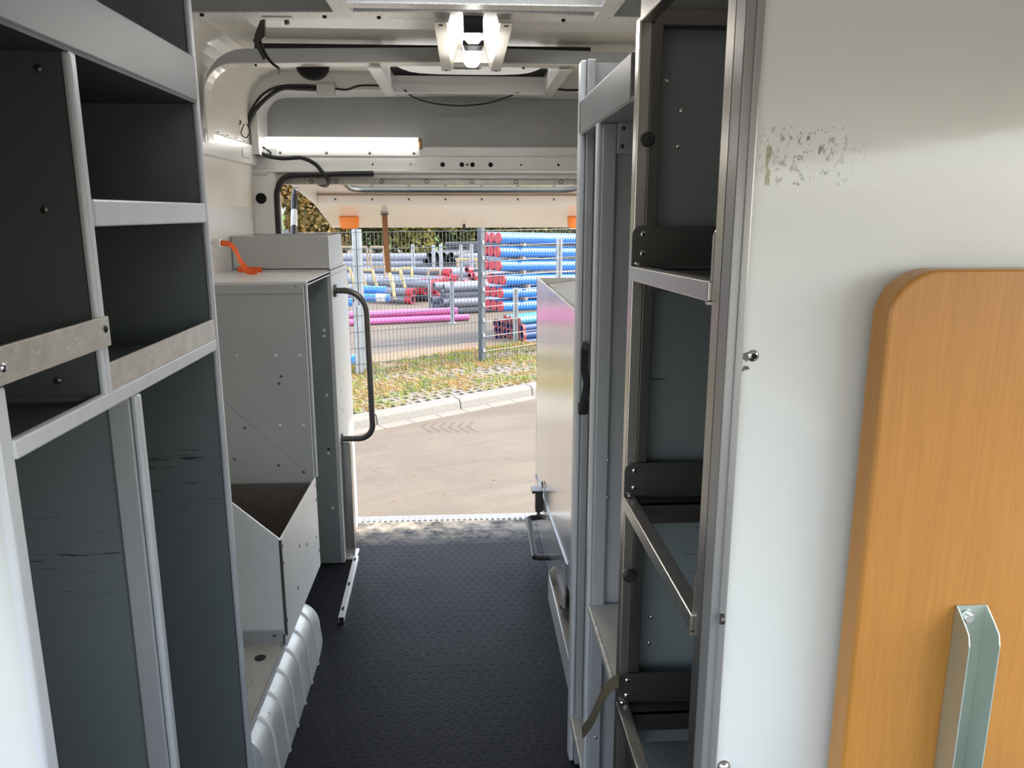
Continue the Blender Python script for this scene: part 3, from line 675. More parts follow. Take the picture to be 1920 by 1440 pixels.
# upright steel channel below it
uc = thing('upright_channel', 'upright dark steel channel with foot plate standing by the rear cabinet', 'channel', (-.46, 3.0, 0))
zt = PY(656, 828, 3.0).z
xa, xb = PY(646, 1000, 3.0).x, PY(664, 1000, 3.0).x
MB().box(xa, xb, 2.995, 3.000, .012, zt).build('channel_web', 'stainless', uc)
MB().box(xb, xb + .004, 2.975, 3.030, .012, zt).build('channel_flange', 'stainless', uc)
MB().box(xa - .004, xa, 2.975, 3.030, .012, zt).build('channel_flange', 'dark_steel', uc)
ft = MB().box(xa - .006, xb + .012, 2.955, 3.045, .001, .012).build('foot_plate', 'bright_alu', uc, bevel=.002)
rivet(ft, ((xa + xb) / 2, 2.968, .012), (0, 0, 1), .006, 'chrome', 'screw')
# small bar on the floor
fbx = thing('floor_rail', 'short bright metal rail with slots fixed on the rubber floor', 'rail', (-.44, 2.7, 0))
a, b = V((-.437, 2.46, .012)), V((-.452, 2.95, .012))
fr = MB().bar(a, b, .020, .020).build('rail_bar', 'bright_alu', fbx, bevel=.001)
for f in (.12, .5, .93): c = a.lerp(b, f); MB().box(c.x - .005, c.x + .003, c.y - .012, c.y + .012, .0205, .0228).build('slot', 'void_black', fr)
MB().box(a.x - .008, a.x + .008, 2.4585, 2.461, .004, .020).build('bar_mouth', 'void_black', fr)

# ================================================================== BIN over the wheel arch
bn = thing('storage_bin', 'pale sheet-metal bin with sloping open top against the corner cabinet', 'bin', (-.68, 2.25, .2))
XB = -.503
np_ = MB().prism([(XB, 1.985, .235), (XB, 1.985, .513), (-.868, 1.985, .845), (-.868, 1.985, .235)], (0, .006, 0)).build('end_plate', 'reflection_pale_sheet', bn)
MB().prism([(XB - .012, 2.487, .24), (XB - .012, 2.487, .500), (-.868, 2.487, .870), (-.868, 2.487, .24)], (0, .006, 0)).build('end_plate', 'cabinet_sheet', bn)
sp4 = MB().box(XB - .006, XB, 1.985, 2.495, .200, .513).build('front_plate', 'reflection_pale_sheet', bn, bevel=.001)
MB().bar((XB, 1.984, .235), (XB, 1.984, .513), .005, .010, up=(0, 1, 0)).build('corner_seam', 'dark_steel', bn)
for y, z in ((2.0, .49), (2.0, .44), (2.0, .27), (2.48, .49), (2.48, .44), (2.48, .26), (2.2, .40), (2.3, .36), (2.15, .29), (2.45, .32)): MB().box(XB, XB + .0012, y - .003, y + .003, z - .005, z + .005).build('slot', 'dark_steel', sp4)
for x, z in ((-.72, .69), (-.76, .585), (-.62, .56), (-.54, .535)): rivet(bn, (x, 2.487, z), (0, -1, 0), .005, 'dark_steel', 'screw')
MB().box(-.868, XB - .006, 1.991, 2.487, .235, .245).build('bin_base', 'brown_liner', bn)
def ribbed(y, z0, z1, x0, x1):
    l = MB().box(x0, x1, y, y + .006, z0, z1).build('ribbed_liner', 'brown_liner', bn)
    mm = MB(); x = x0 + .006
    while x < x1 - .004: mm.cyl((x, y, z0), (x, y, z1 - .004), .0032, 6); x += .0105
    mm.build('liner_ribs', 'brown_liner', l, kind='stuff')
ribbed(2.476, .30, .500, -.86, XB - .008)
ribbed(2.30, .245, .375, -.86, XB - .008)
MB().box(-.86, XB - .008, 2.30, 2.476, .300, .306).build('bin_step', 'brown_liner', bn)

# wheel arch box
wa = thing('wheel_arch', 'ribbed white wheel arch cover with scratches next to the rubber floor', 'wheel arch', (-.68, 1.9, 0))
def arch_prof(y, grow=0):
    # profile of the aisle side: (x, z), rounded shoulder; narrows and lowers towards the far end
    f = max(0., min(1., (y - 2.18) / .20)); e = math.sqrt(max(0, 1 - f * f))
    xo = -.472 - .02 * (1 - e) + grow; H = .205 * e + .002 + grow
    R = .075 * (0.35 + .65 * e)
    pts = [(xo, 0)]
    for i in range(9):
        a = PI / 2 * i / 8; pts.append((xo - .005 - R + R * math.cos(a), max(.001, H - R) + min(R, H) * math.sin(a)))
    pts.append((-.866, max(H, .003)))
    return pts
m = MB(); ys = [1.5985 + i * .0485 for i in range(12)] + [2.18 + i * .02 for i in range(11)]; K = len(arch_prof(2))
for y in ys: m.v += [(x, y, z) for x, z in arch_prof(y)]
for i in range(len(ys) - 1):
    for k in range(K - 1): m.f.append([i * K + k, i * K + k + 1, (i + 1) * K + k + 1, (i + 1) * K + k]); m.smooth.append(True)
m.f.append([k for k in range(K)] + [len(m.v)]); m.smooth.append(False); m.v.append((-.866, ys[0], 0))
m.build('arch_cover', 'scratched_white', wa)
for y in (1.68, 1.78, 1.88, 1.98, 2.08, 2.18):
    path = [(x + .0005, y + .03 * (1 - z / .21), z) for x, z in arch_prof(y)[0:10]]
    MB().tube(path, .0052, 6).build('arch_rib', 'white_paint', wa)
tr = thing('arch_tray', 'pale metal tray with thin upturned lip on the wheel arch', 'tray', (-.68, 1.8, .21))
MB().box(-.866, -.510, 1.60, 1.985, .212, .217).build('tray_base', 'tray_alu', tr)
MB().box(-.512, -.508, 1.60, 1.984, .165, .207).build('tray_lip', 'grey_paint', tr)
fl2 = MB().box(-.866, -.512, 1.978, 1.984, .217, .250).build('tray_flange', 'cabinet_sheet', tr)
rivet(fl2, (-.535, 1.978, .236), (0, -1, 0), .005, 'dark_steel', 'screw')
dot(tr, (-.555, 1.90, .217), (0, 0, 1), .015, 'black_rubber')

# ================================================================== REAR RIGHT CABINET
ra = thing('aluminium_cabinet', 'bright aluminium cabinet with sloping seam and black handle right of the opening', 'cabinet', (.6, 2.9, 0))
XA = .312
MB().box(XA, XA + .006, 1.80, 3.375, .215, 1.098).build('side_panel', 'mirror_alu', ra, bevel=.001)
lo = MB().prism([(XA - .003, 2.27, .285), (XA - .003, 3.37, .205), (XA - .003, 3.37, .004), (XA - .003, 2.60, .004), (XA - .003, 2.33, .10)], (.006, 0, 0)).build('lower_panel', 'mirror_alu', ra)
MB().bar((XA - .004, 2.27, .287), (XA - .004, 3.37, .207), .004, .004).build('seam', 'dark_steel', ra)
MB().box(XA, .760, 3.368, 3.376, .004, 1.098).build('end_panel', 'bright_alu', ra)
MB().box(XA + .006, .860, 1.80, 3.335, 1.060, 1.066).build('cabinet_top', 'worn_alu', ra)
MB().prism([(XA + .05, 3.36, 1.066), (XA + .30, 3.36, 1.10), (XA + .30, 2.4, 1.095), (XA + .05, 2.4, 1.066)], (0, 0, .004)).build('loose_sheet', 'tray_alu', ra)
for y in (2.35, 2.6, 2.85, 3.1, 3.3): rivet(lo, (XA - .003, y, .28 - (y - 2.27) * .073 - .035), (-1, 0, 0), .004, 'frame_paint')
la = MB().box(XA - .035, XA - .004, 3.00, 3.04, .17, .262).build('latch', 'dark_steel', ra, bevel=.004)
MB().box(XA - .050, XA - .004, 2.99, 3.05, .255, .266).build('latch_plate', 'dark_steel', la, bevel=.002)
MB().cyl((XA - .02, 3.02, .15), (XA - .02, 3.02, .175), .008, 10).build('latch_pin', 'chrome', la)
MB().tube([V((XA - .006, 3.02 + .02 * math.cos(a), .275 + .022 * math.sin(a))) for a in [PI * i / 8 for i in range(9)]], .003, 6).build('latch_loop', 'dark_steel', la)
hp = [V((XA - .003, 3.06, .125)), V((XA - .050, 3.05, .125)), V((XA - .058, 3.02, .118)), V((XA - .058, 2.80, .085)), V((XA - .050, 2.77, .080)), V((XA - .003, 2.765, .080))]
MB().tube(smoothpath(hp, 4), .012, 8).build('handle', 'black_plastic', ra)
# tray in front of it over the wheel arch
rt = thing('side_tray', 'worn metal tray with folded lip between tall unit and aluminium cabinet', 'tray', (.5, 2.2, 0))
MB().box(.292, .86, 1.79, 2.59, .045, .050).build('tray_base', 'tray_alu', rt)
MB().box(.288, .292, 1.79, 2.59, .0, .095).build('tray_lip', 'bright_alu', rt)
MB().prism([(.288, 2.59, 0), (.288, 2.59, .10), (.34, 2.59, .16), (.86, 2.59, .16), (.86, 2.59, 0)], (0, .004, 0)).build('tray_end', 'tray_alu', rt)
MB().box(.31, .86, 2.50, 2.59, .050, .085).build('tray_block', 'cabinet_sheet', rt, bevel=.003)
dot(rt, (.33, 2.40, .050), (0, 0, 1), .022, 'label_white', 'cap')
MB().cyl((.40, 2.22, .05), (.40, 2.22, .075), .04, 16).build('cap', 'cabinet_sheet', rt, bevel=.003)

# khaki strap and black strap
ks = MB().ribbon(smoothpath([PX(1160, 1276, .247), PX(1146, 1284, .240), PX(1132, 1302, .232), PX(1120, 1326, .228), PX(1108, 1352, .228), PX(1092, 1374, .232)], 6), (0, 1, .25), .022, .0016).build('khaki_strap', 'khaki_strap')
tag(ks, 'olive khaki webbing strap hanging off the worktop below the steel rack', 'strap')
bs = thing('black_strap', 'black strap with small buckle hanging inside the tall shelving unit', 'strap', (.28, 1.65, 1.0))
q = [PY(1097, 648, 1.705), PY(1096, 690, 1.705), PY(1100, 720, 1.700), PY(1095, 750, 1.69), PY(1093, 772, 1.69)]
MB().ribbon(smoothpath(q, 5), (1, 0, 0), .016, .002).build('webbing', 'black_rubber', bs)
MB().cyl(q[0] + V((0, .01, 0)), q[0] + V((0, -.006, 0)), .009, 12).build('eyelet', 'dark_steel', bs)
p = PY(1092, 765, 1.685); MB().box(p.x - .010, p.x + .012, 1.678, 1.690, p.z - .015, p.z + .015).build('buckle', 'black_plastic', bs, bevel=.004)

# ================================================================== CEILING FITTINGS
def hatch(y0, y1, xl, xr, nm, label, z=1.828, dome=True, mt='cream_paint'):
    h = thing(nm, label, 'roof hatch', ((xl + xr) / 2, (y0 + y1) / 2, z))
    w = .042
    for xc, s_ in ((xl, 1), (xr, -1)):
        xs = sorted((xc, xc + s_ * w)); MB().box(xs[0], xs[1], y0, y1, z, z + .003).build('side_bracket', mt, h, bevel=.001)
        xs = sorted((xc + s_ * (w - .003), xc + s_ * w)); MB().box(xs[0], xs[1], y0 + .03, y1 - .02, z + .003, z + .07).build('side_web', 'white_paint', h)
    return h
h1 = hatch(1.42, 2.03, -.298, .361, 'front_roof_hatch', 'silver roof hatch frame under the ceiling nearest the viewer', mt='speckle_paint')
MB().box(-.256, .319, 1.93, 1.935, 1.828, 1.868).build('cross_strip', 'frame_paint', h1, bevel=.001)
MB().box(-.256, .319, 1.885, 1.93, 1.826, 1.829).build('cross_strip', 'speckle_paint', h1)
m = MB().hexa([(-.27, 1.19, 1.931), (.326, 1.19, 1.931), (.326, 1.79, 1.931), (-.27, 1.79, 1.931)], [(-.20, 1.26, 1.975), (.256, 1.26, 1.975), (.256, 1.72, 1.975), (-.20, 1.72, 1.975)])
m.f = m.f[1:]; m.smooth = m.smooth[1:]; m.build('added_skylight_dome', 'added_skylight_opal', h1)  # unseen translucent cover, added to bring daylight into the aisle
h2 = hatch(2.70, 3.33, -.306, .360, 'rear_roof_hatch', 'cream roof hatch frame with moulded dome close to the rear header', mt='white_paint')
cs = MB().box(-.264, .318, 3.20, 3.206, 1.822, 1.866).build('cross_strip', 'white_paint', h2, bevel=.001)
MB().box(-.264, .318, 3.17, 3.20, 1.820, 1.823).build('cross_strip', 'white_paint', h2)
MB().box(-.262, .316, 3.06, 3.20, 1.888, 1.894).build('dark_gap', 'void_black', h2)
m = MB(); n = 24; o = 0
for r_, z_ in ((1.0, 1.893), (.96, 1.876), (.85, 1.866), (.5, 1.862)):
    for k in range(n):
        a = 2 * PI * k / n; ca, sa = math.cos(a), math.sin(a); q = 3.2
        rr = (abs(ca) ** q + abs(sa) ** q) ** (-1 / q); m.v.append((.027 + .265 * r_ * rr * ca, 2.92 + .135 * r_ * rr * sa, z_))
for i in range(3):
    for k in range(n): m.f.append([i * n + k, i * n + (k + 1) % n, (i + 1) * n + (k + 1) % n, (i + 1) * n + k]); m.smooth.append(True)
m.f.append([3 * n + k for k in range(n)]); m.smooth.append(True)
MB().box(-.27, .326, 2.77, 3.07, 1.931, 1.936).build('added_skylight_cover', 'added_skylight_opal', h2)  # unseen sheet, added to pass daylight through the rear hatch
dm = m.build('dome', 'dome_acrylic', h2)
p = PZ(875, 132, 1.862); path = [V((p.x + x, 2.86 + y, 1.8605)) for x, y in ((-.042, -.018), (.042, -.018), (.05, 0), (.042, .018), (-.042, .018), (-.05, 0))]
MB().prism(path, (0, 0, .003)).build('grip_recess', 'void_black', dm)
MB().tube(path, .0035, 6, closed=True).build('grip_rim', 'frame_paint', dm)

lm = thing('ceiling_lamp', 'ribbed clear ceiling lamp in a cream channel between two roof beams', 'lamp', (.03, 2.3, 1.83))
for x0, x1, xi in ((-.067, -.035, -.018), (.094, .126, .077)):
    b_ = MB().box(x0, x1, 2.04, 2.70, 1.822, 1.826).build('mounting_strap', 'cream_paint', lm, bevel=.001)
    inner = x1 if x0 < 0 else x0
    MB().prism([(inner, 2.06, 1.826), (inner, 2.69, 1.826), (xi, 2.69, 1.885), (xi, 2.06, 1.885)], (.003 if x0 < 0 else -.003, 0, 0)).build('channel_side', 'cream_paint', lm)
    dot(b_, ((x0 + x1) / 2, 2.065, 1.822), (0, 0, -1), .006); dot(b_, ((x0 + x1) / 2, 2.685, 1.822), (0, 0, -1), .005)
MB().box(-.018, .077, 2.06, 2.69, 1.884, 1.888).build('channel_back', 'cream_paint', lm)
lens = MB().prism([(.000, 2.12, 1.884), (.006, 2.12, 1.802), (.016, 2.12, 1.790), (.042, 2.12, 1.790), (.052, 2.12, 1.802), (.058, 2.12, 1.884)], (0, .33, 0)).build('lens', 'added_glow_lens', lm, bevel=.004)
for i in range(6): MB().box(.002 + .001 * i, .056 - .001 * i, 2.122 + .013 * i, 2.128 + .013 * i, 1.7875, 1.800).build('lens_louvre', 'black_plastic', lens)
for i in range(7): MB().box(.014 + .004 * i, .0155 + .004 * i, 2.21, 2.445, 1.7885, 1.792).build('lens_rib', 'white_paint', lens)
MB().box(.004, .054, 2.075, 2.12, 1.808, 1.884).build('lamp_holder', 'black_plastic', lm, bevel=.003)

tc_ = thing('toggle_latch', 'dark metal toggle latch with rubber strap hanging from the roof beam', 'latch', (-.40, 2.04, 1.83))
yl = 2.035; P = lambda x, y: PY(x, y, yl)
mp_ = [P(488, 38), P(496, 36), P(496, 68), P(488, 78), P(476, 75), P(478, 64)]
MB().prism(mp_, (0, .012, 0)).build('latch_arm', 'dark_steel', tc_)
MB().bar(P(478, 74), P(498, 112), .010, .012, up=(0, 1, 0)).build('latch_lever', 'dark_steel', tc_)
MB().ribbon(smoothpath([P(488, 78), P(497, 100), P(510, 118), P(523, 128)], 4), (0, 1, 0), .012, .006).build('strap', 'black_rubber', tc_)
MB().tube([P(521, 127), P(524, 130), P(525, 140)], .003, 6).build('hook', 'dark_steel', tc_)
MB().box(P(492, 38).x, P(548, 38).x, 2.03, 2.06, 1.826, 1.830).build('mounting_plate', 'bright_alu', tc_)
MB().cyl(P(537, 38), P(539, 46), .006, 8).build('screw', 'dark_steel', tc_)
rivet(tc_, P(480, 73) + V((0, -.001, 0)), (0, -1, 0), .005, 'dark_steel')

p = PY(580, 123, 2.74)
tag(MB().dome((p.x, 2.80, 1.850), (0, -.25, -1), .055, .045, 20, 5).build('round_vent', 'void_black'), 'black round dome vent under the roof behind the second beam', 'vent')
jb = thing('junction_box', 'small grey junction box on the cables above the rear header', 'junction box', (-.51, 3.28, 1.85))
a_, c_ = PY(594, 154, 3.285), PY(630, 182, 3.285)
MB().box(a_.x, c_.x, 3.262, 3.292, c_.z, a_.z).build('box_body', 'grey_paint', jb, bevel=.006)
MB().box(a_.x + .003, c_.x - .003, 3.258, 3.263, c_.z + .004, a_.z - .012).build('box_lid', 'frame_paint', jb, bevel=.003)
W = lambda lst, Y: [PY(x, y, Y) for x, y in lst]
def cable(pts, r, name, label, matn='black_rubber', n=6): return tag(MB().tube(smoothpath(pts, n), r, 7).build(name, matn), label, 'cable')
cable(W([(600, 168), (560, 166), (530, 166), (505, 180), (480, 205), (466, 230), (458, 250), (450, 262)], 3.275), .0085, 'wiring_harness', 'thick black wiring harness curving down from junction box into the rear corner')
cable(W([(602, 162), (560, 160), (520, 163), (492, 178), (474, 202), (460, 232), (448, 252), (438, 256)], 3.268), .005, 'wiring_cable', 'thin black cable running along the top of the thick wiring harness')
cable(W([(628, 166), (650, 168), (672, 161), (700, 160), (740, 162)], 3.275), .0042, 'wiring_cable', 'black cable from junction box towards the rear roof hatch')
cable(W([(758, 168), (775, 182), (810, 193), (860, 198), (910, 194), (945, 184), (972, 174)], 3.20), .0032, 'hanging_cable', 'thin black cable sagging below the rear roof hatch frame')
cable(W([(1040, 166), (1065, 169), (1090, 168), (1120, 165)], 3.275), .0042, 'wiring_cable', 'short black cable right of the rear roof hatch')
for i, l in enumerate(([(437, 255), (428, 238), (440, 228), (452, 228), (440, 245), (425, 252)], [(462, 232), (468, 245), (462, 258), (452, 250), (458, 232)], [(420, 250), (434, 243), (446, 250), (436, 258), (424, 246)])):
    cable(W(l, 3.15), .0022, 'loose_wire', ('loose thin wire coiled on the side rail near the corner', 'thin blue-black wire loop beside the wiring harness', 'tangle of fine wire at the end of the side rail')[i], n=6)
cable([PY(482, 283, 3.33), PY(500, 292, 3.325), PY(530, 297, 3.32), PY(565, 296, 3.32), PY(590, 307, 3.32), PY(606, 325, 3.325), PY(616, 340, 3.35), PY(610, 348, 3.42), PY(596, 344, 3.46)], .0085, 'rubber_hose', 'black rubber hose looping from the corner out through the rear opening', n=8)
cable(W([(484, 272), (500, 280), (508, 288), (500, 290), (488, 285)], 3.33), .004, 'loose_cable', 'short black cable end behind the white tube lamp')
ck = MB().box(PY(560, 295, 3.31).x, PY(565, 295, 3.31).x, 3.315, 3.335, PY(560, 302, 3.31).z, PY(560, 293, 3.31).z).build('cable_clip', 'bright_alu'); tag(ck, 'small metal clip holding the rubber hose on the header', 'clip')

tl = thing('tube_lamp', 'long white tube lamp housing mounted along the rear header', 'lamp', (-.45, 3.34, 1.63))
xa, xb = PY(497, 262, 3.33).x, PY(786, 262, 3.33).x
zt, zb = 1.672, 1.626
MB().prism([(xa, 3.372, zt), (xa, 3.330, zt), (xa, 3.318, zt - .018), (xa, 3.330, zt - .020), (xa, 3.330, zb + .002), (xa, 3.372, zb + .002)], (xb - xa - .004, 0, 0)).build('lamp_housing', 'added_glow_housing', tl, bevel=.001)
MB().prism([(xa + .004, 3.330, zt - .0205), (xa + .004, 3.317, zt - .0195), (xa + .004, 3.316, zb + .010), (xa + .004, 3.322, zb), (xa + .004, 3.330, zb)], (xb - xa - .012, 0, 0)).build('diffuser', 'added_glow_tube', tl)
MB().box(xb - .004, xb + .010, 3.324, 3.370, zb + .002, zt - .003).build('end_cap', 'cardboard', tl, bevel=.004)
rl2 = MB().box(xa + .04, xb, 3.346, 3.352, 1.600, 1.626).build('mounting_rail', 'frame_paint', tl, bevel=.001)
for px in (525, 612, 693, 776): p = PY(px, 282, 3.346); rivet(rl2, (p.x, 3.346, 1.611), (0, -1, 0), .006, 'dark_steel', 'screw')

# ================================================================== TAILGATE
tg = thing('tailgate', 'raised cream tailgate with long window seen from beneath through the rear opening', 'tailgate', (0, 3.5, 1.56))
def slab(x0, x1, y0, z0, y1, z1, t):
    return MB().hexa([(x0, y0, z0), (x1, y0, z0), (x1, y0, z0 + t), (x0, y0, z0 + t)], [(x0, y1, z1), (x1, y1, z1), (x1, y1, z1 + t), (x0, y1, z1 + t)])
zu = lambda y: 1.565 + (y - 3.46) * (1.472 - 1.565) / (4.30 - 3.46)
slab(-.78, .78, 3.46, zu(3.46), 3.58, zu(3.58), .02).build('inner_skin', 'tailgate_paint', tg)
slab(-.78, .78, 4.20, zu(4.20), 4.30, zu(4.30), .02).build('inner_skin', 'tailgate_paint', tg)
for s_ in (-1, 1):
    xs = sorted((s_ * .58, s_ * .78)); slab(xs[0], xs[1], 3.58, zu(3.58), 4.20, zu(4.20), .02).build('inner_skin', 'tailgate_paint', tg)
    xs = sorted((s_ * .775, s_ * .79)); MB().prism([(xs[0], 3.46, zu(3.46) - .03), (xs[0], 4.30, 1.415), (xs[0], 4.80, 1.292), (xs[0], 4.80, 1.32), (xs[0], 4.30, 1.52), (xs[0], 3.46, 1.62)], (.015, 0, 0)).build('side_rim', 'white_paint', tg)
gl = slab(-.58, .58, 3.58, zu(3.58) + .006, 4.20, zu(4.20) + .006, .005).build('window_glass', 'tailgate_glass', tg)
wf = []
for cx, cyy, a0 in ((.50, 4.12, 0), (-.50, 4.12, PI / 2), (-.50, 3.66, PI), (.50, 3.66, 3 * PI / 2)):
    for i in range(6): a = a0 + PI / 2 * i / 5; y = cyy + .08 * math.sin(a); wf.append(V((cx + .08 * math.cos(a), y, zu(y))))
MB().tube(wf, .009, 6, closed=True).build('window_seal', 'dark_steel', tg)
ld = MB().box(-.775, .775, 4.29, 4.302, 1.413, 1.474).build('inner_ledge', 'tailgate_paint', tg, bevel=.003)
MB().box(-.775, .775, 4.284, 4.292, 1.462, 1.474).build('ledge_lip', 'timber_tan', tg)
for i in range(8): dot(ld, (-.68 + i * .194, 4.29, 1.443), (0, -1, 0), .006, 'dark_steel', 'screw')
slab(-.785, .785, 4.30, 1.413, 4.80, 1.292, .03).build('lower_skin', 'tailgate_paint', tg)
MB().box(-.785, .785, 4.795, 4.81, 1.286, 1.33).build('outer_edge', 'tailgate_paint', tg, bevel=.003)
p = PY(870, 412, 4.70); zz = 1.413 - (4.70 - 4.30) * .242
pl_ = MB().bar((p.x - .12, 4.70, zz - .002), (p.x + .12, 4.70, zz - .002), .08, .004, up=(0, .24, 1)).build('latch_plate', 'tailgate_paint', tg)
MB().box(p.x - .008, p.x + .008, 4.72, 4.75, 1.272, 1.31).build('latch', 'black_plastic', tg, bevel=.004)
for x in (-.65, .65):
    l = MB().prism([(x - .056, 4.54, 1.352), (x + .056, 4.54, 1.352), (x + .050, 4.54, 1.292), (x + .035, 4.54, 1.284), (x - .035, 4.54, 1.284), (x - .050, 4.54, 1.292)], (0, .06, 0)).build('amber_lamp', 'amber_lens', tg, bevel=.006, label='amber flashing lamp at the tailgate edge')
gs = thing('gas_strut', 'black gas strut holding up the tailgate beside the corner pillar', 'strut', (-.74, 3.6, 1.2))
a, b = V((-.772, 3.72, 1.475)), PY(551, 455, 3.44)
MB().cyl(a.lerp(b, .12), b, .014, 12).build('cylinder', 'black_plastic', gs); MB().cyl(a, a.lerp(b, .15), .010, 10).build('rod', 'dark_steel', gs)
c1, c2 = a.lerp(b, .42), a.lerp(b, .72); MB().cyl(c1, c2, .0145, 12).build('sticker', 'label_white', gs)
MB().cyl(a - V((.006, 0, 0)), a + V((.02, 0, 0)), .012, 10).build('ball_joint', 'chrome', gs)
st_ = thing('pull_strap', 'brown leather pull strap hanging down from the tailgate', 'strap', (-.43, 4.45, 1.3))
a, b, c = PY(721, 402, 4.45), PY(724, 455, 4.45), PY(728, 511, 4.45)
MB().ribbon([a, b, c], (1, 0, .02), .030, .003).build('webbing', 'brown_strap', st_)
MB().box(a.x - .02, a.x + .02, 4.44, 4.46, a.z - .004, a.z + .008).build('strap_mount', 'dark_steel', st_)

# ================================================================== OUTSIDE
GZ = -.65
struct(MB().box(-40, 40, 3.0, 60, GZ - .05, GZ).build('ground', 'asphalt'))
struct(MB().box(-40, 40, -40, 3.0, GZ - .05, GZ).build('ground', 'asphalt'))
kd = V((.806, .592, 0)).normalized(); kn = V((-kd.y, kd.x, 0))
K0 = V((-1.088, 7.03, GZ))
def kq(s, t, z=0): return K0 + kd * s + kn * t + V((0, 0, z))
kerb = bpy.data.objects.new('kerb', None); COL.objects.link(kerb); kerb['kind'] = 'structure'; kerb.location = K0
for i in range(-4, 7):
    s0, s1 = i * 1.0 + .38, i * 1.0 + 1.37
    MB().prism([kq(s0, .13, -.02), kq(s0, .145, .085), kq(s0, .165, .115), kq(s0, .28, .118), kq(s0, .28, -.02)], kd * (s1 - s0)).build('kerb_stone', 'kerb_stone', kerb, bevel=.006)
for i in range(-8, 22):
    s0 = i * .33 + .05; MB().prism([kq(s0, .0, -.02), kq(s0, .0, .010), kq(s0, .128, .016), kq(s0, .128, -.02)], kd * .325).build('gutter_stone', 'paver_concrete', kerb, bevel=.003)
# fence line
FP = V((.214, 10.148, GZ)); dl = V((-1.62, -.89, 0)).normalized(); dr = V((.80, .62, 0)).normalized()
# verge of grass pavers
verge = struct(MB().prism([kq(-4, .28, .06), kq(7, .28, .06), kq(7, 3.2, .06), kq(-4, 3.2, .06)], (0, 0, .02)).build('verge', 'soil'))
BL, BW = .56, .38
pm = MB()                                     # one grass paver: a concrete grid with open diamonds
o_ = .0
for i in range(4):
    for j in range(3):
        cx, cz = (i + .5) * BL / 4, (j + .5) * BW / 3
for j in range(4): pm.box(0, BL - .012, j * (BW - .05) / 3, j * (BW - .05) / 3 + .032, 0, .03)
for i in range(5):
    for j in range(3):
        x = i * (BL - .06) / 4 + (.03 if j % 2 else 0); y = j * (BW - .05) / 3 + .032
        if x + .045 < BL - .012: pm.box(x, x + .045, y, y + (BW - .05) / 3 - .032, .0, .03)
pmesh = pm.mesh('paver'); pmesh.materials.append(MATS['paver_concrete'])
ang = math.atan2(kd.y, kd.x)
for r_ in range(5):
    for c_ in range(13):
        p = kq(-1.9 + c_ * BL + (BL / 2 if r_ % 2 else 0), .30 + r_ * BW, .076)
        po = bpy.data.objects.new('paver', pmesh); COL.objects.link(po); po.parent = verge; po.location = p; po.rotation_euler = (0, 0, ang)
g = MB()
rg = random.Random(3)
for r_ in range(46):
    for c_ in range(64):
        s, t = -1.6 + c_ * .098 + (.049 if r_ % 2 else 0) + rg.uniform(-.03, .03), .36 + r_ * .052 + rg.uniform(-.02, .02)
        if t > 2.6 or math.sin(s * 2.3 + 1.5 * math.sin(t * 4)) + math.sin(t * 6 + s * 1.7) + rg.uniform(-1.3, 1.3) < -.85: continue
        hh = rg.uniform(.7, 1.25); rad = rg.uniform(.025, .05)
        for k in range(rg.randint(12, 20)):
            p = kq(s + rg.gauss(0, rad), t + rg.gauss(0, rad * .7), .085); h = rg.uniform(.03, .075) * hh; a = rg.uniform(0, 2 * PI)
            d = V((math.cos(a), math.sin(a), 0)); w = V((-d.y, d.x, 0)) * .006
            tip = p + d * h * rg.uniform(.5, 1.2) + V((0, 0, h))
            g.add([p - w, p + w, tip], [(0, 1, 2)])
tag(g.build('verge_grass', 'grass_blade', kind='stuff'), 'short green and reddish grass growing through the pavers behind the kerb', 'grass')

def fence_panel(p0, d, ln, label, post_end=True):
    f = thing('fence_panel', label, 'fence', p0, group=None)
    H = 1.80
    MB().bar(p0, p0 + V((0, 0, H + .04)), .08, .06, up=d).build('post', 'fence_post', f)
    MB().bar(p0 + V((0, 0, H + .04)), p0 + V((0, 0, H + .052)), .068, .058, up=d).build('post_cap', 'black_plastic', f)
    q0 = p0 - V((-d.y, d.x, 0)) * .045 * (1 if d.x > 0 else -1)
    for i in range(9): z = .06 + i * .2; MB().box(-.012, .012, -.012, .012, -.02, .02).build('clip', 'bright_alu', f).location = q0 - p0 + V((0, 0, z)) + p0 if False else q0 + V((0, 0, z))
    m = MB()
    for i in range(10):
        z = .05 + i * .195
        for off in (-.006, .006):
            e = V((-d.y, d.x, 0)) * off; m.tube([q0 + e + V((0, 0, z)), q0 + e + d * ln + V((0, 0, z))], .0042, 5)
    n = int(ln / .05)
    for i in range(n): b_ = q0 + d * (.04 + i * .05); m.tube([b_ + V((0, 0, .03)), b_ + V((0, 0, H))], .0028, 4)
    m.build('wire_mesh', 'fence_steel', f, kind='stuff')
    return f
fence_panel(FP, dr, 2.5, 'grey wire mesh fence panel right of the dark fence post')
f2 = FP + dl * 2.5
fL = thing('fence_panel', 'grey wire mesh fence panel left of the dark fence post', 'fence', f2)
MB().bar(f2, f2 + V((0, 0, 1.84)), .06, .05, up=dl).build('post', 'fence_post', fL)
m = MB(); q0 = FP + V((-.02, -.045, 0))
for i in range(10):
    z = .05 + i * .195
    for off in (-.006, .006):
        e = V((-dl.y, dl.x, 0)) * off; m.tube([q0 + e + V((0, 0, z)), q0 + e + dl * 2.5 + V((0, 0, z))], .0042, 5)
for i in range(50): b_ = q0 + dl * (.03 + i * .05); m.tube([b_ + V((0, 0, .03)), b_ + V((0, 0, 1.8))], .0028, 4)
m.build('wire_mesh', 'fence_steel', fL, kind='stuff')
fence_panel(f2 + dl * 2.5, dl * -1, 2.45, 'grey wire mesh fence panel seen past the corner cabinet')

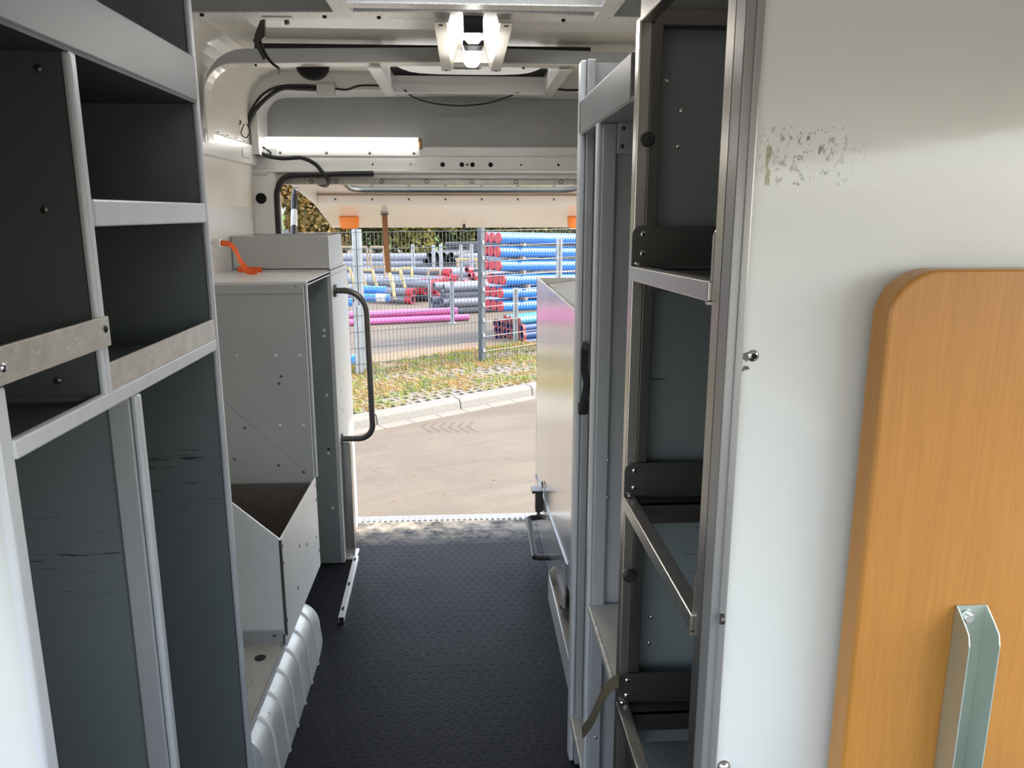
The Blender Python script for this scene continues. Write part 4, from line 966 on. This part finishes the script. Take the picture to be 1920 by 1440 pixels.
# ---------------- pipe yard
def pipe_mesh(ln, r, ribs=0, hollow=True, n=12, wall=.12):
    m = MB(); path, rad = [], []
    if ribs:
        k = int(ln / ribs)
        for i in range(k):
            for f, q in ((0, 1), (.5, 1), (.55, .93), (.95, .93)): path.append((0, (i + f) * ribs, 0)); rad.append(r * q)
        path.append((0, ln, 0)); rad.append(r)
    else: path = [(0, 0, 0), (0, ln * .5, 0), (0, ln, 0)]; rad = [r] * 3
    m.tube(path, rad, n, caps=not hollow)
    if hollow:
        ri = r * (1 - wall); o = len(m.v)
        for y in (0, ln):
            for q in (r * (.93 if False else 1), ri):
                for k in range(n): a = 2 * PI * k / n; m.v.append((q * math.cos(a), y, q * math.sin(a)))
        for e in (0, 1):
            b_ = o + e * 2 * n
            for k in range(n): m.f.append([b_ + k, b_ + (k + 1) % n, b_ + n + (k + 1) % n, b_ + n + k]); m.smooth.append(False)
        for k in range(n): m.f.append([o + n + k, o + 3 * n + k, o + 3 * n + (k + 1) % n, o + n + (k + 1) % n]); m.smooth.append(True)
    return m
def place(root, p, d):      # local +Y of the thing turned along d
    root.location = p; d = V(d).normalized()
    root.rotation_mode = 'QUATERNION'; root.rotation_quaternion = d.to_track_quat('Y', 'Z')
def pipe_proto(name, label, group, ln, r, matn, ribs=0, cap=None, capr=1.0, hollow=True, capdepth=.03, socket=None, slen=.17):
    t = thing(name, label, 'pipe', (0, 0, 0), group)
    pipe_mesh(ln, r, ribs, hollow).build('pipe_wall', matn, t)
    if cap:
        c = MB(); c.tube([(0, -capdepth, 0), (0, .02, 0)], r * capr * .96, 14); c.build('end_cap', cap, t, bevel=.004)
        MB().box(-r * .07, r * .07, -capdepth - .006, -capdepth + .002, -r * .8, r * .8).build('cap_seam', cap, t)
    if socket:
        s_ = MB(); n = 12; rr = r * 1.12
        s_.tube([(0, -.02, 0), (0, slen, 0)], rr, n, caps=False); s_.tube([(0, slen, 0), (0, -.02, 0)], r * .9, n, caps=False)
        o = len(s_.v)
        for q in (rr, r * .9):
            for k in range(n): a = 2 * PI * k / n; s_.v.append((q * math.cos(a), -.02, q * math.sin(a)))
        for k in range(n): s_.f.append([o + k, o + (k + 1) % n, o + n + (k + 1) % n, o + n + k]); s_.smooth.append(False)
        s_.build('socket', socket, t)
    return t
def relabel(t, label, group):
    t['label'] = label; t['group'] = group; return t
# large blue pipes, six rows on a rack
bdir = V((math.cos(math.radians(32)), math.sin(math.radians(32)), -.03)).normalized(); bside = V((-bdir.y, bdir.x, 0)).normalized()
proto = pipe_proto('blue_pipe', 'x', 'x', 5.0, .087, 'blue_pipe', ribs=.055, cap='red_cap', hollow=False)
rows = ('topmost', 'second', 'third', 'fourth', 'fifth', 'lowest')
first = True
for ri, (px, py) in enumerate(((936, 446), (934, 472), (936, 498), (944, 525), (939, 549), (940, 574))):
    p = PY(px, py, 12.35)
    for k in range(3):
        t = proto if first else copy_tree(proto); first = False
        relabel(t, f'large blue corrugated pipe with red cap, {("nearest", "middle", "farthest")[k]} of three in the {rows[ri]} rack row', f'large blue pipes in the {rows[ri]} rack row')
        place(t, p + bside * (k * .176), bdir)
    if ri < 5:
        q = p + bdir * .42 - V((0, 0, .100)); MB_ = MB().bar(q - bside * .12, q + bside * .5, .04, .045).build('timber_bearer', 'timber_tan'); tag(MB_, f'small timber bearer under the {rows[ri]} row of large blue pipes', 'timber')
def upright(px, ptop, pbot, Y, w, label, d=.08):
    t_ = PY(px, ptop, Y); b_ = PY(px, pbot, Y); zb = GZ
    th = thing('rack_upright', label, 'post', (t_.x, Y, zb))
    m = MB().box(t_.x - w / 2, t_.x + w / 2, Y - d / 2, Y - d / 2 + .008, zb, t_.z).build('flange', 'galv_white', th)
    MB().box(t_.x - w / 2, t_.x + w / 2, Y + d / 2 - .008, Y + d / 2, zb, t_.z).build('flange', 'galv_white', th)
    MB().box(t_.x - .005, t_.x + .005, Y - d / 2, Y + d / 2, zb, t_.z).build('web', 'galv_white', th)
    MB().box(t_.x - w / 2 - .03, t_.x + w / 2 + .03, Y - d / 2 - .03, Y + d / 2 + .03, zb, zb + .012).build('base_plate', 'galv_white', th)
    return th
upright(1049, 448, 520, 11.9, .085, 'pale steel rack upright in front of the large blue pipe rows')
upright(967, 540, 592, 12.0, .075, 'short pale steel upright before the lowest large blue pipes')
# small bundle below
sm_ = pipe_proto('bundled_pipe', 'x', 'x', 3.0, .058, 'dark_blue_pipe', socket='dull_red_cap', slen=.035)
first = True
for j, (n, z, nm) in enumerate(((7, .062, 'bottom'), (7, .175, 'second'), (7, .288, 'third'))):
    for i in range(n):
        t = sm_ if first else copy_tree(sm_); first = False
        relabel(t, f'dark blue pipe with dull red socket in the {nm} layer of the ground bundle', f'bundled pipes of the {nm} layer')
        p = PZ(977 - j * 1.5, 640, GZ); place(t, V((p.x, 12.2, GZ + z)) + bside * (i * .118) - V((0, .3, 0)), bdir - V((0, 0, bdir.z)))
t4 = pipe_proto('teal_pipe', 'x', 'teal pipes on the bundle', 3.0, .055, 'teal_pipe', cap='dull_red_cap', hollow=False, capdepth=.02)
for i in range(4):
    t = t4 if i == 0 else copy_tree(t4)
    relabel(t, 'pale teal pipe with red cap lying on top of the ground bundle', 'teal pipes on the bundle')
    place(t, V((PZ(977, 640, GZ).x - .06, 11.95, GZ + .40)) + bside * (i * .12), bdir - V((0, 0, bdir.z)))
# pink pipes
pk = pipe_proto('pink_pipe', 'x', None, 6.0, .062, 'pink_pipe')
for i, (e, Y, z, lb) in enumerate((((879, 597), 14.95, .065, 'pink plastic pipe lying foremost on the ground, longest to the right'), ((858, 590), 15.12, .065, 'pink plastic pipe lying behind the foremost pink pipe'), ((857, 583), 15.05, .185, 'pink plastic pipe resting on top of the other two'))):
    t = pk if i == 0 else copy_tree(pk); t['label'] = lb
    if 'group' in t: del t['group']
    p = PY(e[0], e[1], Y); place(t, V((p.x, Y, GZ + z)), (-.97, -.26, 0))
    if i == 2: pb_ = pipe_mesh(.16, .0635).build('purple_band', 'purple_band', t); pb_.matrix_parent_inverse = Matrix.Translation((0, 2.1, 0))
upright(847, 528, 606, 14.62, .075, 'pale steel upright standing before the pink pipe ends')
upright(805, 520, 580, 16.6, .07, 'pale steel upright behind the pink pipes')
upright(668, 430, 712, 9.66, .105, 'tall pale steel upright directly behind the fence', d=.1)
upright(670, 574, 714, 9.45, .09, 'short pale steel upright in front of the tall one', d=.09)
for px, yt, yb, Y, lb in ((774, 458, 500, 22, 'thin far post beside the grey pipe piles, leftmost'), (812, 459, 498, 22, 'thin far post left of the paired posts'), (826, 458, 508, 21, 'thin far post right of the dark pipe ends'), (864, 459, 502, 22, 'thin far post behind the yellow frame'), (884, 458, 508, 21, 'thin far post nearest the dark fence post')):
    upright(px, yt, yb, Y, .09, lb)
# grey pipe piles
def pile(name, label, group, ln, r, matn, spots, d, socket=None, wall=.12):
    pr = pipe_proto(name, label, group, ln, r, matn, socket=socket)
    for i, p in enumerate(spots):
        t = pr if i == 0 else copy_tree(pr); place(t, V(p), d)
def stack(c, side, n, rows, r, jit=.0, rnd=random.Random(5)):
    out = []
    for j in range(rows):
        for i in range(n - j):
            out.append(V(c) + V(side) * ((i + j * .5) * 2 * r) + V((rnd.uniform(-jit, jit), rnd.uniform(-jit, jit), r + j * r * 1.75)))
    return out
p = PZ(852, 592, GZ); d = V((.93, .36, 0)); sd = V((-.36, .93, 0))
pile('grey_pipe', 'grey plastic pipe in the pile right behind the pink pipes', 'grey pipes right of the uprights', 3.2, .085, 'grey_pipe', stack((p.x - .15, 15.9, GZ), sd, 5, 4, .085, .12), d)
p = PZ(790, 566, GZ)
pile('socket_pipe', 'grey pipe with red socket end lying in the loose pile', 'grey pipes with red sockets, left pile', 6, .085, 'grey_pipe', stack((p.x, 18.0, GZ), (.75, .66, 0), 8, 3, .095, .30), (-.86, .50, 0), socket='red_cap')
p = PZ(835, 560, GZ)
pile('socket_pipe', 'grey pipe with red socket end in the upright heap', 'grey pipes with red sockets, middle heap', 6, .085, 'grey_pipe', stack((p.x - .05, 19.2, GZ), (.75, .66, 0), 4, 5, .095, .16), (-.90, .43, 0), socket='red_cap')
p = PZ(870, 552, GZ)
pile('socket_pipe', 'dark pipe with red socket end in the small heap by the fence post', 'dark pipes with red sockets', 3, .07, 'dark_pipe', stack((p.x, 20.5, GZ), (.75, .66, 0), 4, 4, .09, .12), (.6, .8, 0), socket='red_cap')
p = PZ(650, 545, GZ)
pile('grey_pipe', 'long grey pipe in the low middle pile behind the yellow frames', 'long grey pipes, middle pile', 9, .11, 'grey_pipe', stack((p.x - 4.5, 22.6, GZ), (0, 1, 0), 9, 2, .11, .05), (1, -.02, 0))
pile('grey_pipe', 'long grey pipe in the broad pile at the back of the yard', 'long grey pipes, back pile', 12, .12, 'grey_pipe', stack((-9.5, 26.6, GZ), (0, 1, 0), 7, 3, .12, .05), (1, .0, 0))
pile('grey_pipe', 'long grey pipe in the front row behind the blue sections', 'long grey pipes, front pile', 5.0, .10, 'grey_pipe', stack((-5.9, 18.6, GZ), (0, 1, 0), 8, 2, .10, .05), (1, .03, 0))
pile('dark_pipe', 'black pipe end in the stack at the back of the yard', 'black pipes at the back', 4, .10, 'dark_pipe', stack((PZ(800, 500, GZ).x * .86, 26.2, GZ + .35), (1, .1, 0), 5, 2, .115, .04), (.35, .93, 0))
pile('dark_pipe', 'dark pipe in the racked stack behind the yellow frame', 'racked dark pipes', 6, .10, 'dark_pipe', [V((PY(835, 470, 28).x + i * .0, 28 + .01 * i, GZ + .5 + .22 * i)) for i in range(3)], (1, .05, 0))
# yellow timber frames
def frame(px0, px1, ptop, pbot, Y, label, lean=0.0, matn='timber_yellow', w=.06):
    a, b = PY(px0, ptop, Y), PY(px1, ptop, Y); z0 = GZ if pbot < 485 else PY((px0 + px1) / 2, pbot, Y).z
    t = thing('timber_trestle', label, 'trestle', ((a.x + b.x) / 2, Y, z0))
    MB().bar(a, b, w, w).build('top_beam', matn, t, bevel=.01)
    for p in (a, b): MB().bar(p + V((0, 0, -w * .3)), V((p.x + lean, Y - abs(lean) * .3, z0)), w, w, up=(0, 1, 0)).build('leg', matn, t, bevel=.01)
names = iter(('half hidden behind the tall upright', 'leaning right of the tall upright', 'pale, standing behind the leaning yellow ones', 'leaning right beside the brown strap', 'small pale, behind the red sockets', 'low wide, in front of the far posts', 'far pale, close to the trees and tall upright', 'far pale, second one close to the trees'))
frame(643, 656, 502, 545, 17.2, 'yellow n-shaped timber trestle ' + next(names), .10)
frame(677, 698, 506, 538, 17.2, 'yellow n-shaped timber trestle ' + next(names), .09)
frame(699, 722, 500, 520, 19, 'yellow n-shaped timber trestle ' + next(names), 0, 'timber_tan')
frame(730, 750, 506, 540, 17.2, 'yellow n-shaped timber trestle ' + next(names), .10)
frame(752, 772, 503, 520, 19.5, 'yellow n-shaped timber trestle ' + next(names), 0)
frame(803, 825, 506, 522, 19.5, 'yellow n-shaped timber trestle for pipes ' + 'beside the far paired posts', 0, 'timber_tan')
frame(858, 895, 486, 500, 21, 'yellow n-shaped timber trestle ' + next(names), 0)
frame(640, 688, 463, 480, 24, 'yellow n-shaped timber trestle ' + next(names), 0, 'timber_tan')
frame(694, 719, 463, 480, 24, 'yellow n-shaped timber trestle ' + next(names), 0, 'timber_tan')
lp_ = MB().bar(PY(730, 512, 16.6), PY(741, 562, 16.4), .06, .06, up=(0, 1, 0)).build('leaning_pole', 'timber_yellow', bevel=.01); tag(lp_, 'yellow timber pole leaning below the end of the brown strap', 'pole')
# blue drums of short pipe
for i, (px0, px1, py, Y, lb) in enumerate(((664, 724, 543, 16.3, 'upper short blue pipe section lying behind the tall upright'), (672, 731, 558, 16.0, 'lower short blue pipe section with a white label'), (640, 661, 566, 15.6, 'short blue pipe end beside the grab rail'))):
    a, b = PY(px0, py, Y), PY(px1, py + 1, Y); t = thing('short_blue_pipe', lb, 'pipe', a)
    pipe_mesh((b - a).length, .085, ribs=.06, hollow=False).build('pipe_wall', 'blue_pipe', t).matrix_parent_inverse = Matrix.Identity(4)
    t.rotation_mode = 'QUATERNION'; t.rotation_quaternion = (b - a).normalized().to_track_quat('Y', 'Z')
    if i == 1: l = pipe_mesh(.2, .0865, hollow=False).build('label_sheet', 'label_white', t); l.matrix_parent_inverse = Matrix.Translation((0, (b - a).length - .28, 0))
for i, (py, lb) in enumerate(((676, 'blue pipe end lying behind the fence, upper one'), (700, 'blue pipe end lying behind the fence, lower one'))):
    a = PY(640, py, 10.3); t = thing('blue_pipe_end', lb, 'pipe', a); o = pipe_mesh(.36, .085, hollow=False).build('pipe_wall', 'blue_pipe', t); o.matrix_parent_inverse = Matrix.Identity(4)
    t.rotation_euler = (0, 0, -PI / 2 - .2)

# ---------------- trees, hill, houses
def crown(seed, rx, rz, n, size, matn, parent):
    rg = random.Random(seed); m = MB(); blobs = [(rg.uniform(-.6, .6) * rx, rg.uniform(-.5, .5) * rx, rg.uniform(-.6, .65) * rz, rg.uniform(.35, .6)) for _ in range(14)]
    for i in range(n):
        bx_, by_, bz_, br = blobs[i % 14]
        d = V((rg.gauss(0, 1), rg.gauss(0, 1), rg.gauss(0, 1))).normalized() * (rg.uniform(.6, 1) ** .5)
        c = V((bx_ + d.x * br * rx, by_ + d.y * br * rx, bz_ + d.z * br * rz))
        u = V((rg.gauss(0, 1), rg.gauss(0, 1), rg.gauss(0, 1))).normalized(); w = u.cross(V((rg.gauss(0, 1), rg.gauss(0, 1), rg.gauss(0, 1)))).normalized()
        s_ = size * rg.uniform(.6, 1.3)
        m.add([c - u * s_ - w * s_ * .5, c + u * s_ - w * s_ * .5, c + u * s_ * .6 + w * s_ * .6, c - u * s_ * .6 + w * s_ * .6], [(0, 1, 2, 3)])
    return m
tree_defs = [(-13.6, 34, 1.9, 2.6, 'leaf_green', 'dark green bushy tree left beyond the yard'), (-6.1, 32, 1.45, 2.3, 'leaf_autumn', 'orange-brown autumn tree left beyond the yard'),
             (-5.0, 33, 1.8, 2.2, 'leaf_green', 'dark green tree behind the tall pale upright'), (-3.0, 34, 1.8, 2.3, 'leaf_green', 'green tree behind the brown strap'),
             (-1.4, 33, 1.5, 2.2, 'leaf_yellow', 'yellow-green tree behind the grey pipe piles'), (.4, 34, 1.6, 2.0, 'leaf_green', 'mid green tree behind the dark fence post'),
             (2.3, 34, 1.7, 1.9, 'leaf_yellow', 'yellowish tree above the large blue pipes'), (4.2, 35, 1.8, 1.9, 'leaf_green', 'green tree above the blue pipes at the frame side'), (6.2, 35, 1.8, 2.0, 'leaf_yellow', 'yellowish tree beyond the right fence end')]
for i, (x, y, rx, rz, mt, lb) in enumerate(tree_defs):
    t = thing('yard_tree', lb, 'tree', (x, y, GZ), 'trees beyond the pipe yard')
    c = crown(i, rx, rz, 9500, .085, mt, t).build('crown', mt, t); c.matrix_parent_inverse = Matrix.Identity(4); c.location = (0, 0, rz * .95)
    tk = MB().tube([(0, 0, 0), (.05, 0, rz * .6), (0, .05, rz * 1.5)], [.14, .11, .05], 8).build('trunk', 'bark', t); tk.matrix_parent_inverse = Matrix.Identity(4)
struct(MB().prism([(-60, 45, GZ), (-60, 130, 12), (60, 130, 9), (60, 45, GZ)], (0, 0, -.3)).build('hillside', 'hill_grass'))
for i, (x, y, z, w, h, lb) in enumerate(((-14.2, 58, 1.2, 5.4, 3.4, 'white house with rows of dark windows beyond the rear corner'), (-20, 76, 4.0, 8, 4.5, 'white house with brown roof higher on the hill'), (-25, 66, 1.5, 7, 4.5, 'white house at the far left of the hillside'))):
    t = thing('house', lb, 'house', (x, y, z))
    wl = MB().box(x - w / 2, x + w / 2, y, y + 6, z - 1, z + h).build('house_wall', 'house_white', t)
    MB().prism([(x - w / 2 - .4, y - .4, z + h), (x + w / 2 + .4, y - .4, z + h), (x + w / 2, y + 3, z + h + 1.6), (x - w / 2, y + 3, z + h + 1.6)], (0, 0, .2)).build('house_roof', 'house_roof', t)
    for a in range(4):
        for b_ in range(2):
            cx = x - w / 2 + (a + .5) * w / 4; cz = z + .7 + b_ * 1.9
            MB().box(cx - .5, cx + .5, y - .05, y + .05, cz, cz + 1.1).build('window', 'house_glass', t)
# fallen leaves on the asphalt
rg = random.Random(11)
lm_ = MB().prism([(-.5, 0, 0), (-.15, .28, .08), (.3, .22, .0), (.55, 0, .1), (.25, -.25, .02), (-.2, -.22, .1)], (0, 0, .03)).mesh('fallen_leaf'); lm_.materials.append(MATS['dead_leaf'])
for i, (px, py) in enumerate(((767, 800), (849, 806), (753, 844), (842, 863), (834, 926), (815, 914), (894, 858), (705, 884), (925, 900), (777, 890), (960, 860), (740, 940), (870, 950), (980, 800))):
    p = PZ(px, py, GZ); o = bpy.data.objects.new('fallen_leaf', lm_); COL.objects.link(o); o.location = p + V((0, 0, .003)); s_ = rg.uniform(.015, .032); o.scale = (s_, s_, s_ * .5); o.rotation_euler = (0, 0, rg.uniform(0, 6))
    tag(o, 'small dry brown leaf lying on the asphalt behind the van', 'leaf', 'dry leaves on the asphalt')

for i in range(6):
    for k in (0, 1):
        p = PZ(796 + i * 17 + k * 6, 796 + k * 10, GZ); a = math.radians(75 if k == 0 else 118); d = V((math.cos(a), math.sin(a), 0)); w = V((-d.y, d.x, 0)) * .016
        o = MB().prism([p - d * .10 - w, p + d * .10 - w, p + d * .10 + w, p - d * .10 + w], (0, 0, .0012)).build('tyre_mark', 'tyre_dust')
        tag(o, 'faint dark tyre tread mark pressed on the asphalt near the kerb', 'tyre mark', 'tyre tread marks on the asphalt')
